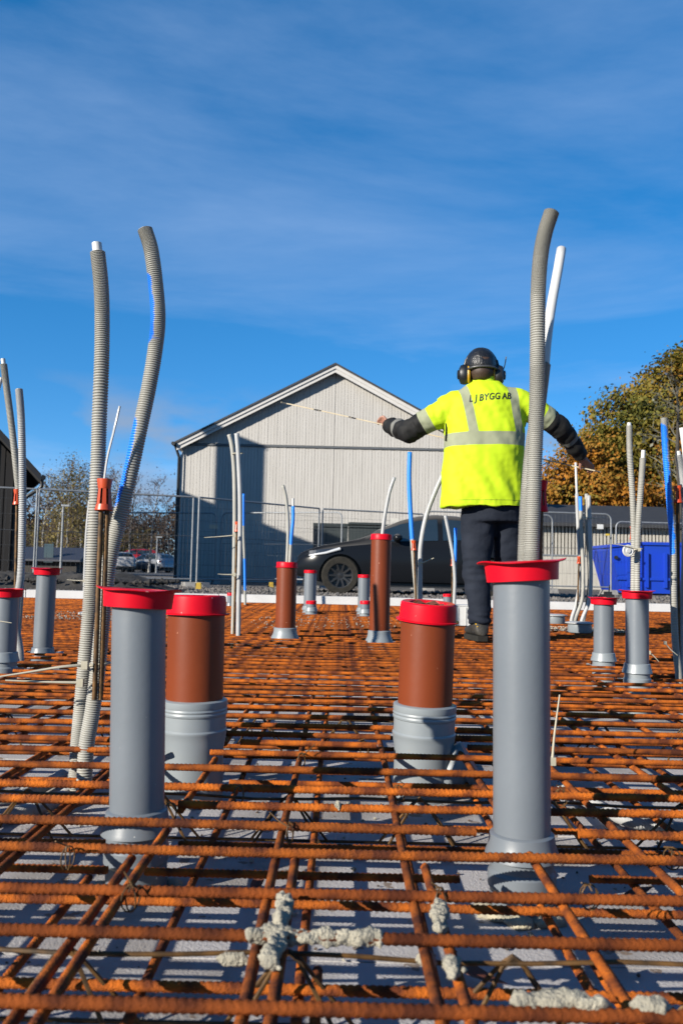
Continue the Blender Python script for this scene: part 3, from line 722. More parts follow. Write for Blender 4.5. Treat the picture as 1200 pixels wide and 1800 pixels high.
# right edge
conduit('tall conduit sprayed blue above and grey below near the blue skip', [(1166, 735), (1169, 790), (1176, 880), (1182, 960), (1183, 1050), (1186, 1130), (1192, 1188)], 0.031, 3.66, material=PAINT, corr=True, pitch=0.006, foot=-.1, seg=12, paint=[(0.50, 1.1, PI, 2.0)])
conduit('grey conduit with white pipe end behind the blue sprayed one', [(1192, 800), (1197, 830), (1203, 900), (1202, 1000), (1197, 1100), (1196, 1188)], 0.030, 3.7, material=CONDL, corr=True, pitch=0.006, tip=0.018, foot=-.1, seg=12)
conduit('white pipe standing right behind the blue sprayed conduit', [(1197, 752), (1203, 800), (1212, 900), (1214, 1000), (1212, 1188)], 0.022, 3.9, material=WHITEP, corr=False, foot=-.1)
# hoses lying on the boards under the bars
def hose(label, pts, dia):
    W = [Gd(px, py, EZ + dia / 2 + 0.003) for px, py in pts]
    L = sum((W[i + 1] - W[i]).length for i in range(len(W) - 1)); n = int(L / 0.0042 * 4)
    A = cat_rom(W, n); k = np.arange(n) % 4
    s = MB(); s.tube(A, dia / 2 * np.where(k == 0, .88, np.where(k == 2, 1.0, .97)), 14)
    tag(s.build('conduit', CONDL, origin=A[0], smooth=50), label, 'conduit')
hose('ribbed grey hose lying on the boards under bars by the blue sprayed conduit', [(985, 1385), (1030, 1408), (1090, 1437), (1150, 1452), (1230, 1460)], 0.030)
hose('ribbed grey hose lying under the bars at the foot of the curved conduit', [(-40, 1440), (20, 1432), (75, 1418), (120, 1395), (140, 1370)], 0.032)
hose('second ribbed hose lying behind the one under the curved conduit', [(-40, 1405), (20, 1400), (70, 1385), (110, 1362)], 0.030)

# stakes with plastic caps
def stake(label, top, bot, Y, r, capmat=ORANGE, caplen=0.07, rods=1, wire=None, capr=0.018):
    p0 = P(*top, Y); p1 = P(*bot, Y); p1.z = max(-0.02, min(p1.z, .12)) if Y < 2 else -0.02
    t = thing('rebar_stake', label, 'stake', p1)
    d = (p0 - p1).normalized()
    for k in range(rods):
        off = Vector((0.012 * k, 0.006 * k, 0)); s = MB(); L = (p0 - p1).length; n = int(L / 0.0055)
        A = np.array([tuple(p1 + off + d * (L - 0.02) * i / n) for i in range(n + 1)]); kk = np.arange(n + 1) % 2
        s.tube(A, r * np.where(kk == 0, 1.0, 0.88), 8); s.build('rod', RUST2, t, smooth=60)
    M = Matrix.Translation(p0 + Vector((0.006 * (rods - 1), 0, 0))) @ d.to_track_quat('Z', 'Y').to_matrix().to_4x4()
    L = caplen; c = MB()
    # bone-shaped sleeve with slots: two flared rings joined by strips
    c.lathe([(capr * 1.05, -L), (capr * 1.12, -L * 0.98), (capr * .95, -L * 0.80), (capr * .85, -L * 0.80), (capr * .9, -L)], M, 20, caps=False)
    c.lathe([(capr * .62, -L * 0.30), (capr * .78, -L * 0.30), (capr * .95, -L * 0.02), (capr * .95, 0), (capr * .5, 0.0), (capr * .5, -L * .25)], M, 20, caps=True)
    for q in range(7):
        a = 2 * PI * q / 7; ca, sa = math.cos(a), math.sin(a)
        a2 = a + 0.55; cb, sb = math.cos(a2), math.sin(a2)
        lo_, hi_ = capr * .95, capr * .76
        pts = [M @ Vector((lo_ * ca, lo_ * sa, -L * .82)), M @ Vector((lo_ * cb, lo_ * sb, -L * .82)), M @ Vector((hi_ * cb, hi_ * sb, -L * .28)), M @ Vector((hi_ * ca, hi_ * sa, -L * .28))]
        c.poly(pts); c.poly([M @ (M.inverted() @ p * 1.0 - Vector(((M.inverted() @ p).x, (M.inverted() @ p).y, 0)) * 0.12) for p in pts][::-1])
    c.build('safety_cap', capmat, t, smooth=40)
    if wire:
        W = [P(*q, Y) for q in wire]; s = MB(); A = cat_rom(W, 14); s.tube(A, 0.0028, 6); s.build('wire', WHITEP, t, smooth=60)
    return t
stake('pair of thin rods under a slotted orange cap between ribbed conduits', (180, 842), (168, 1190), 1.93, 0.0062, caplen=0.072, rods=2, capr=0.0182, wire=[(211, 714), (200, 760), (189, 805), (183, 848)])
stake('rusty rod with orange cap beside the bowing grey conduit', (31, 860), (26, 1150), 3.82, 0.008, caplen=0.07, capr=0.017)
stake('rusty rod with orange cap between the tied pale conduits', (417, 917), (411, 1112), 5.48, 0.007, caplen=0.065, capr=0.016)
stake('rod with small orange cap between blue and arched conduits', (727, 950), (734, 1060), 5.56, 0.007, caplen=0.065, capr=0.018)
stake('rod with tiny orange cap beside the blue tipped conduit at the worker legs', (795, 983), (794, 1055), 7.65, 0.007, caplen=0.06, capr=0.016)
stake('rusty rod with orange cap among conduits of the round floor box', (1017, 978), (1013, 1088), 6.46, 0.007, caplen=0.055, capr=0.016)
stake('rod with orange cap between the two conduits on the right red cap', (1112, 925), (1115, 1060), 3.54, 0.006, caplen=0.055, capr=0.014)
stake('rod in blue sleeve with orange cap beside the blue sprayed conduit', (1190, 854), (1192, 1188), 3.68, 0.009, caplen=0.075, capr=0.019)
stake('rod with dark red cap half hidden behind the thick ribbed conduit', (950, 845), (944, 1060), 1.497, 0.006, capmat=RED, caplen=0.055, capr=0.0125)
# cable ties
def tie(label, pts, Y, w=0.0035):
    W = [P(px, py, Y + d) for px, py, d in pts]; s = MB(); A = cat_rom(W, 16)
    rad = np.linspace(w * .5, w * .25, len(A)); s.tube(A, rad, 6)
    o = s.build('cable_tie', TIE, origin=W[0], smooth=60)
    d = Vector(A[0]); h = MB()
    tag(o, label, 'cable tie')
    h.box(d, (w * 2.0, w * 2.0, w * 2.6)); h.build('tie_head', TIE, o)
    return o
tie('long cable tie tail strapped round the two ribbed conduits', [(150, 1169, -.03), (110, 1172, -.05), (60, 1180, -.06), (-10, 1191, -.07)], 1.95, .007)
tie('lower cable tie tail pointing from the ribbed conduits past the short pipe', [(142, 1200, -.02), (90, 1199, -.03), (10, 1196, -.04)], 1.95, .007)
tie('cable tie standing upright between bars beside the tall pipe with conduits', [(970, 1338, 0), (974, 1290, 0), (983, 1221, 0)], 1.88, .0065)
tie('cable tie tail across the short grey pipe by the rusty stake', [(-8, 1091, -.06), (8, 1093, -.06), (21, 1095, -.06)], 3.4, .006)
tie('pale cable tie tail sticking out of the arched grey conduit', [(737, 991, -.02), (748, 987, -.03), (762, 981, -.04)], 5.45, .010)
tie('cable tie tail pointing toward the soil mound from the tied conduits', [(412, 941, -.02), (390, 943, -.03), (359, 945, -.04)], 5.42, .009)
tie('cable tie tail low on the tied pale conduits', [(412, 1010, -.02), (395, 1010, -.03), (383, 1009, -.04)], 5.42, .009)
tie('cable tie tail holding a white disc to the conduits on the right cap', [(1123, 966, -.03), (1095, 959, -.04), (1066, 955, -.05)], 3.48, .005)
tie('cable tie lying on the bars behind the right pipe with conduits', [(1140, 1147, 0), (1148, 1153, 0), (1157, 1163, 0)], 3.75, .006)
tie('dark bent cable tie beside the right edge conduits', [(1168, 1130, 0), (1178, 1142, 0), (1190, 1152, 0)], 3.5, .005)
tie('thin tie tail pointing outward from the blue tipped floor box conduit', [(1026, 910, 0), (1045, 911, 0), (1062, 910, 0)], 6.4, .008)
tie('cable tie tail behind the ribbed pair above the white box', [(149, 1021, 0), (130, 1020, 0), (118, 1019, 0)], 7.1, .010)
# little bands round pair
for (px, py, Y, rx_, lab) in [(166, 1168, 1.975, .036, 'pale cable tie band binding the ribbed conduit pair'), (418, 797, 5.47, .036, 'cable tie band near the top of the tied pale conduits'), (416, 1010, 5.47, .036, 'cable tie band low on the tied pale conduits'), (1116, 966, 3.51, .026, 'cable tie band on the two conduits of the right red cap')]:
    c = P(px, py, Y); s = MB()
    pts = [c + Vector((rx_ * math.cos(a), 0.026 * math.sin(a), 0.004 * math.cos(a))) for a in np.linspace(0, 2 * PI, 25)]
    s.tube(pts, 0.0028, 6, caps=False); tag(s.build('cable_tie', TIE, origin=c, smooth=60), lab, 'cable tie')
# white disc
c = P(1103, 968, 3.45)
t = thing('plastic_disc', 'white round plastic disc tied to the conduits before the blue skip', 'disc', c)
M = Matrix.Translation(c) @ Matrix.Rotation(R(90), 4, 'X') @ Matrix.Rotation(R(12), 4, 'Y')
lathe_part('disc_plate', [(0.023, -0.004), (0.0245, -0.002), (0.0245, 0.002), (0.020, 0.0035), (0.019, 0.002), (0.0, 0.002)], M, WHITEP, t, 28)
lathe_part('disc_hub', [(0.010, 0.0015), (0.009, 0.006), (0.0, 0.006)], M, WHITEP, t, 20)

# round floor boxes, white boxes, grit
def floor_box(label, px, py, Y, r, h):
    c = P(px, yh(px) + 630 / Y, Y); c.z = 0.008
    t = thing('floor_box', label, 'floor box', c)
    M = Matrix.Translation(c)
    lathe_part('box_body', [(r * .92, 0), (r * .96, h * .1), (r * .94, h * .75), (r * 1.0, h * .8)], M, GREYL, t, 32)
    lathe_part('lid', [(r * 1.0, h * .82), (r * 1.16, h * .85), (r * 1.16, h * .93), (r * .9, h * .97), (r * .85, h), (0, h)], M, CONDL, t, 32)
    PIPES.append((c.x, c.y, 0))
floor_box('round grey floor box with conduits entering from above', 1018, 1106, 6.3, 0.090, 0.078)
floor_box('round grey floor box with pale lid and no conduits', 975, 1096, 7.4, 0.088, 0.08)
def grit(label, px, py, n, wx, wy, seed):
    c = Gd(px, py, 0.0)
    o = scatter_stones('grit', n, (c.x - wx, c.x + wx), (c.y - wy, c.y + wy), 0.004, 0.003, 0.009, mat('pale_grit', (0.55, 0.50, 0.40), (0.36, 0.32, 0.25), rough=.9, scale=20), seed=seed)
    tag(o, kind='stuff'); o['label'] = label
grit('pale grit spilled round the floor boxes', 1000, 1107, 900, 0.42, 0.28, 21)
grit('pale grit spilled by the small white box', 180, 1084, 500, 0.55, 0.5, 22)
grit('pale grit spilled between the brown pipes', 600, 1096, 260, 0.7, 0.8, 23)
for (px, py0, py1, Y, w, lab) in [(813, 1063, 1100, 6.85, 0.13, 'white plastic box on the bars at the worker shoe'), (151, 1076, 1090, 7.2, 0.10, 'small white box under the thin pale conduit')]:
    c = P(px, py1, Y); zt_ = P(px, py0, Y).z; c.z = 0.008
    t = thing('plastic_box', lab, 'box', c)
    h = zt_ - c.z
    s = MB(); s.box(c + Vector((0, 0, h * .47)), (w, w, h * .94)); s.build('box_shell', WHITEP, t)
    s = MB(); s.box(c + Vector((0, 0, h * .97)), (w * 1.08, w * 1.08, h * .055)); s.build('lid', WHITEP, t)
    for sx_ in (-.38, 0.1, .42):
        s = MB(); s.box(c + Vector((sx_ * w, -w * .5 - .003, h * .45)), (w * .05, .005, h * .86)); s.build('rib', WHITEP, t)

# ------------------------------------------------------------------ gable building
def gable_building():
    Yw = 30.0
    apex = P(588, 640, Yw - 0.35); xa = P(586, 800, Yw).x
    eaveL = P(309, 777, Yw - 0.35)
    half_o = apex.x - eaveL.x                      # half width to the roof edge
    zA, zE = apex.z, eaveL.z
    half = half_o - 0.13
    sl = (zA - zE) / half_o
    t = thing('gable_barn', 'pale grey clapboard barn with white gable trim and dark roof', 'building', (xa, Yw + 6, GZ))
    zg = GZ - 0.1
    depth = 13.0
    zmid = P(560, 786, Yw).z
    thk = 0.26
    def ztop(x_): return zA - thk - abs(x_ - xa) * sl + 0.02
    # carcass
    c = MB()
    poly = [(xa - half + .02, zg), (xa + half - .02, zg), (xa + half - .02, ztop(xa + half) - .02), (xa, ztop(xa) - .04), (xa - half + .02, ztop(xa - half) - .02)]
    c.prism(poly, Yw + 0.03, Yw + depth, lambda a, b, y: (a, y, b)); c.build('wall', CLAD, t)
    # vertical cladding boards: proud boards and recessed joints
    for lo_, hi_, nm in ((zg, zmid - 0.05, 'lower'), (zmid + 0.05, None, 'upper')):
        s = MB(); x_ = xa - half
        i = 0
        while x_ < xa + half - .02:
            w = 0.112
            if abs(x_ + w / 2 - xa) < 0.0: pass
            x1 = min(x_ + w - 0.007, xa + half)
            za, zb = (hi_, hi_) if hi_ else (ztop(x_), ztop(x1))
            yj = Yw - 0.004 * ((i * 7) % 3)
            gap = 0.012 if abs(x_ - xa) > 0.06 else 0.035
            if zb > lo_ + 0.05 and za > lo_ + 0.05:
                n = len(s.v)
                s.v += [(x_ + gap - .012, yj, lo_), (x1, yj, lo_), (x1, yj, zb), (x_ + gap - .012, yj, za), (x_, Yw + .03, lo_), (x1, Yw + .03, lo_), (x1, Yw + .03, zb), (x_, Yw + .03, za)]
                for q in ((0, 1, 2, 3), (0, 4, 5, 1), (1, 5, 6, 2), (2, 6, 7, 3), (3, 7, 4, 0)): s.f.append(tuple(n + k for k in q)); s.m.append(0)
            x_ += w; i += 1
        o = s.build('cladding', CLAD, t); o['kind'] = 'stuff'
    s = MB(); s.box((xa, Yw - 0.02, zmid), (2 * half, 0.06, 0.07)); s.build('band', mat('grey_flashing', (0.10, 0.11, 0.12), (0.13, 0.14, 0.15), rough=.5), t)
    for sg in (-1, 1):
        s = MB(); s.box((xa + sg * (half - .03), Yw - 0.03, (zg + ztop(xa + half)) / 2 - .1), (0.13, 0.05, ztop(xa + half) - zg - .25)); s.build('corner_board', FASC, t)
        # rake fascia, two stepped boards
        for k, (d0, d1, yo) in enumerate(((0.02, 0.15, -0.34), (0.15, 0.28, -0.30))):
            s = MB()
            p = [(xa, zA - d0), (xa + sg * half_o, zE - d0), (xa + sg * half_o, zE - d1), (xa, zA - d1)]
            s.prism(p, Yw + yo, Yw + yo + 0.05, lambda a, b, y: (a, y, b)); s.build('rake_board', FASC, t)
        # roof slab
        s = MB(); e = half_o + 0.06
        p = [(xa, zA + 0.05), (xa + sg * e, zE + 0.05 - .06 * sl), (xa + sg * e, zE - 0.025 - .06 * sl), (xa, zA - 0.025)]
        s.prism(p, Yw - 0.38, Yw + depth + 0.3, lambda a, b, y: (a, y, b)); s.build('roof', ROOF, t)
        # soffit
        s = MB(); p = [(xa, zA - 0.17), (xa + sg * (half_o - .05), zE - 0.17 + .05 * sl), (xa + sg * (half_o - .05), zE - 0.21), (xa, zA - .23)]
        s.prism(p, Yw - 0.30 + .051, Yw + depth, lambda a, b, y: (a, y, b)); s.build('soffit', FASC, t)
    # gutter and downpipe at the left eave
    s = MB(); s.tube([(xa - half_o - .10, Yw - .45, zE - .06), (xa - half_o - .10, Yw + depth, zE - .06)], 0.07, 10); s.build('gutter', BLACK, t, smooth=60)
    s = MB(); s.tube([(xa - half_o - .06, Yw - .25, zE - .1), (xa - half - .07, Yw - .1, zE - .5), (xa - half - .07, Yw - .1, GZ)], 0.05, 10); s.build('downpipe', BLACK, t, smooth=60)
    s = MB(); s.box((xa - half - .06, Yw - .12, P(305, 885, Yw).z), (.14, .12, .55)); s.build('meter_box', BLACK, t)
gable_building()

# dark green bins in front of the barn
c0 = P(548, 1000, 27.3); c1 = P(735, 1000, 27.3); zt_ = P(600, 921, 27.3).z
GREEN = mat('dark_green_plastic', (0.018, 0.028, 0.028), (0.025, 0.036, 0.035), rough=.55, scale=4)
nb = 3; wbin = (c1.x - c0.x) / nb
for i in range(nb):
    xc = c0.x + wbin * (i + .5)
    lab = ['dark green waste container by the barn, clear of the car', 'dark green waste container half behind the car bonnet', 'dark green waste container mostly hidden by the car windscreen'][i]
    t = thing('waste_container', lab, 'container', (xc, 27.9, GZ))
    s = MB(); s.prism([(-wbin * .46, GZ + .12), (wbin * .46, GZ + .12), (wbin * .49, zt_ - .06), (-wbin * .49, zt_ - .06)], 27.35, 28.45, lambda a, b, y: (xc + a, y, b)); s.build('container_body', GREEN, t)
    s = MB(); s.box((xc, 27.9, zt_ - .02 + .05 * (i == 1)), (wbin * .99, 1.22, 0.07)); s.box((xc, 27.32, zt_ - .07), (wbin * .97, .06, .05)); s.build('lid', GREEN, t)
    for sx_ in (-1, 1):
        for sy_ in (-.4, .4):
            s = MB(); s.tube([(xc + sx_ * wbin * .38 - .03, 27.9 + sy_, GZ + .09), (xc + sx_ * wbin * .38 + .03, 27.9 + sy_, GZ + .09)], .09, 14); s.build('wheel', BLACK, t, smooth=40)

# ------------------------------------------------------------------ dark house on the left
def dark_house():
    th = R(25); k = 1.03; D = 8.0; w_r = 4.6
    E = P(73, 833, 19.75)
    u = Vector((math.cos(th), math.sin(th), 0)); v = Vector((-math.sin(th), math.cos(th), 0))
    F = E - u * w_r; zr = E.z + k * w_r
    def q(a, z, b): p = F + u * a + v * b; return Vector((p.x, p.y, z))
    t = thing('dark_house', 'black brown timber house with steep roof, gutter and downpipe', 'building', q(0, GZ, D / 2))
    hw = w_r - .38
    zw = lambda a: zr - .25 - abs(a) * k
    s = MB(); s.prism([(-hw, GZ - .1), (hw, GZ - .1), (hw, zw(hw)), (0, zw(0)), (-hw, zw(hw))], .33, D, q); s.build('wall', DARKB, t)
    x_ = hw; i = 0
    while x_ > -hw + .05:
        x1 = max(x_ - .17, -hw); yo = .30 - .03 * (i % 2)
        s = MB(); s.prism([(x1, GZ - .05), (x_, GZ - .05), (x_, zw(x_)), (x1, zw(x1))], yo, .34, q); s.build('board', DARKB, t)
        x_ -= .20; i += 1
    ze = zr - w_r * k
    for sg in (-1, 1):
        s = MB(); s.prism([(0, zr), (sg * w_r, ze), (sg * w_r, ze - .17), (0, zr - .2)], 0, D + .3, q); s.build('roof', ROOF, t)
        s = MB(); s.tube([q(sg * (w_r + .05), ze - .08, 0), q(sg * (w_r + .05), ze - .08, D)], .06, 10); s.build('gutter', BLACK, t, smooth=60)
        A = cat_rom([q(sg * (w_r + .03), ze - .13, .10), q(sg * (w_r + .01), ze - .32, .12), q(sg * (hw + .10), ze - .55, .2), q(sg * (hw + .06), ze - .8, .22), q(sg * (hw + .06), GZ, .22)], 30)
        s = MB(); s.tube(A, .045, 10); s.build('downpipe', BLACK, t, smooth=60)
    Mr = Matrix.Rotation(th, 3, 'Z')
    s = MB(); s.box(q(0, zr + 1.0, 4.58), (.85, .95, 3.1), Mr); s.box(q(0, zr + 2.5, 4.58), (.93, 1.03, .1), Mr); s.build('chimney', BLACK, t)
dark_house()

# ------------------------------------------------------------------ low shed on the right
SLAT = mat('pale_slats', (0.60, 0.57, 0.50), (0.52, 0.49, 0.43), rough=.75, scale=3, stretch=(5, 5, .5))
def shed():
    Y0 = 30.5; x0 = P(860, 950, Y0).x; x1 = P(1178, 950, Y0).x + .3; zt = P(1080, 889, Y0 + 2.2).z; ze = P(1050, 926, Y0).z; zm = P(1050, 977, Y0).z
    t = thing('low_shed', 'low shed with pale slatted wall and dark sloping roof', 'shed', ((x0 + x1) / 2, Y0 + 2, GZ))
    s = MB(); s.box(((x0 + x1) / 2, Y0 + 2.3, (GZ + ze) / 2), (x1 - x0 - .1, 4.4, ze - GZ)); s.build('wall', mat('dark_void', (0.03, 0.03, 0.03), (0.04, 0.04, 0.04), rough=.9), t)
    s = MB(); x_ = x0
    while x_ < x1:
        s.box((x_, Y0 + .05, (zm + ze) / 2), (.075, .05, ze - zm)); x_ += .125
    o = s.build('slats', SLAT, t); o['kind'] = 'stuff'
    s = MB(); x_ = x0 + .6
    while x_ < x1:
        s.box((x_, Y0 + .045, (zm + GZ) / 2 - .02), (1.19, .05, zm - GZ)); x_ += 1.2
    o = s.build('lower_panels', SLAT, t)
    s = MB(); s.box(((x0 + x1) / 2, Y0 + .03, zm - .01), (x1 - x0, .09, .05)); s.build('rail', GALV, t)
    s = MB(); s.prism([(Y0 - .35, ze - .02), (Y0 - .35, ze + .1), (Y0 + 2.3, zt), (Y0 + 5, ze + .1), (Y0 + 5, ze - .02)], x0 - .2, x1 + .3, lambda a, b, x_: (x_, a, b)); s.build('roof', ROOF, t)
shed()

# blue skip
def skip():
    Y0 = 23.0
    BL = mat('blue_skip_paint', (0.006, 0.055, 0.62), (0.008, 0.060, 0.52), rough=.42, scale=3, spec=.5, bump=.03, bscale=5)
    x0 = P(1073, 1000, Y0).x; x1 = P(1262, 1000, Y0).x; zb = GZ + .05; zt = P(1150, 955, Y0).z; zl = P(1150, 975, Y0).z
    t = thing('skip', 'bright blue steel skip with sloping ends and ribs', 'skip', ((x0 + x1) / 2, Y0 + .9, GZ))
    xm = (x0 + x1) / 2
    prof = [(x0 + .30, zb), (x1 - .30, zb), (x1, zl), (x1 - .5, zt - .02), (x0 + .75, zt - .02), (x0, zt - .1), (x0 - .02, zl + .1)]
    s = MB(); s.prism(prof, Y0, Y0 + 1.8, lambda a, b, y: (a, y, b)); s.build('shell', BL, t)
    s = MB(); s.prism([(x0 - .05, zt - .14), (x0 - .05, zt - .06), (x0 + .72, zt + .03), (x1 - .5, zt + .03), (x1 + .05, zl + .05), (x1 + .05, zl - .04), (x1 - .52, zt - .05), (x0 + .73, zt - .05)], Y0 - .05, Y0 + 1.85, lambda a, b, y: (a, y, b)); s.build('rim', BL, t)
    s = MB(); s.box((xm, Y0 - .02, zb + .38), (x1 - x0 - .25, .06, .07)); s.build('rail', BL, t)
    for k in range(5):
        xx_ = x0 + .45 + k * (x1 - x0 - .9) / 4
        s = MB(); s.box((xx_, Y0 - .04, (zb + zl) / 2 + .1), (.07, .09, zl - zb - .1)); s.build('rib', BL, t)
    for sx_ in (.5, -.5):
        s = MB(); s.box((xm + sx_ * (x1 - x0 - 1.0), Y0 + .9, GZ + .03), (.16, 1.7, .08)); s.build('skid', BLACK, t)
    s = MB(); s.tube([(x0 + .12, Y0 - .08, zl - .1), (x0 + .12, Y0 - .02, zl - .1)], .05, 12); s.build('lifting_pin', BLACK, t)
skip()

# ------------------------------------------------------------------ site fence panels
def fence_panel(label, a, b, h=2.0, rounded=True, foot=True, base=GZ + .08, clamp=True):
    a = Vector((a[0], a[1], base)); b = Vector((b[0], b[1], base))
    d = (b - a); L = d.length; d.normalize()
    t = thing('site_fence', label, 'fence', (a + b) / 2, 'temporary mesh fence panels')
    t.location.z = base - .08
    r = 0.021; rc = .16 if rounded else .03
    pts = [a, a + Vector((0, 0, h - rc))]
    pts += [a + d * rc * (1 - math.cos(q)) + Vector((0, 0, h - rc + rc * math.sin(q))) for q in np.linspace(.2, PI / 2 - .01, 5)]
    pts += [b - d * rc * (1 - math.cos(q)) + Vector((0, 0, h - rc + rc * math.sin(q))) for q in np.linspace(PI / 2 + .01, PI - .2, 5)[::1]] if False else [b - d * rc * (1 - math.cos(q)) + Vector((0, 0, h - rc + rc * math.sin(q))) for q in np.linspace(PI / 2 - .01, .2, 5)]
    pts += [b + Vector((0, 0, h - rc)), b]
    s = MB(); s.tube(pts, r, 8); s.tube([a + Vector((0, 0, .12)), b + Vector((0, 0, .12))], r * .8, 8); s.build('frame', GALV, t, smooth=60)
    s = MB(); n = int(L / .10)
    for i in range(1, n):
        p = a + d * (L * i / n); s.tube([p + Vector((0, 0, .1)), p + Vector((0, 0, h - .02))], .0021, 4, caps=False)
    for z_ in (.45, .78, 1.1, 1.45, 1.78): s.tube([a + Vector((0, 0, z_)), b + Vector((0, 0, z_))], .0026 if z_ != 1.1 else .006, 4, caps=False)
    o = s.build('wire_mesh', WIRE, t); o['kind'] = 'stuff'
    for p in (a, b):
        s = MB(); q = p + d * (.06 if p is a else -.06)
        s.prism([(-.34, 0), (.34, 0), (.26, .13), (-.26, .13)], -.11, .11, lambda u, v, y: q + Vector((0, 0, v - .08)) + d.cross(Vector((0, 0, 1))) * u + d * y)
        s.build('foot_block', mat('concrete_block', (.35, .34, .32), (.27, .26, .25), rough=.9), t)
def fp(px, Y): 
    p = P(px, 950, Y); return (p.x, p.y)
fence_panel('dark mesh fence panel in front of the dark house', fp(-200, 17.6), fp(62, 18.4), rounded=False)
fence_panel('mesh fence panel before the bare birches with soil mound at its foot', fp(66, 18.42), fp(338, 19.55), rounded=False)
fence_panel('mesh fence panel across the shaded corner of the barn', fp(348, 19.6), fp(560, 22.3), rounded=False)
fence_panel('mesh fence panel against the barn before the waste containers', fp(566, 22.4), fp(742, 23.6), rounded=False)
fence_panel('round cornered fence panel nearest the parked silver car', fp(172, 26.2), fp(379, 25.1))
fence_panel('round cornered fence panel across the barn shadow', fp(389, 25.0), fp(600, 23.6))
fence_panel('round cornered fence panel behind the car windscreen', fp(748, 22.4), fp(970, 22.9))
fence_panel('round cornered fence panel in front of the pale slatted shed', fp(868, 21.6), fp(1073, 22.0))
fence_panel('round cornered fence panel between shed and blue skip', fp(1082, 24.9), fp(1290, 25.2))
for i, (px, py, Y, lab) in enumerate([(376, 926, 24.9, 'pale sign plate on the fence across the barn shadow'), (693, 915, 23.2, 'pale sign plate on the fence before the waste containers'), (1053, 926, 21.9, 'white sign plate on the fence of the slatted shed'), (1066, 940, 21.9, 'small yellow tag on the fence of the slatted shed')]):
    c = P(px, py, Y) - Vector((0, .05, 0)); s = MB(); s.box(c, (.24 if i < 2 else .16 if i == 2 else .1, .012, .12 if i < 3 else .05))
    col = [(.62, .55, .42), (.7, .68, .62), (.75, .76, .76), (.7, .5, .05)][i]
    tag(s.build('sign_plate', mat('sign%d' % i, col, tuple(k * .9 for k in col), rough=.5), origin=c), lab, 'sign')
# yellow and grey blocks by the fence feet
for i, (px, Y, lab) in enumerate([(350, 18.6, 'yellow topped fence block beside the shaded barn corner'), (477, 21.6, 'yellow fence block in front of the barn shadow edge')]):
    c = P(px, 1022, Y); c.z = GZ + .07
    s = MB(); s.prism([(-.06, -.07), (.06, -.07), (.05, .07), (-.05, .07)], -.06, .06, lambda a, b, y: c + Vector((a, y, b)))
    tag(s.build('fence_block', mat('yellow_block', (.65, .42, .02), (.5, .33, .03), rough=.7), origin=c), lab, 'block')

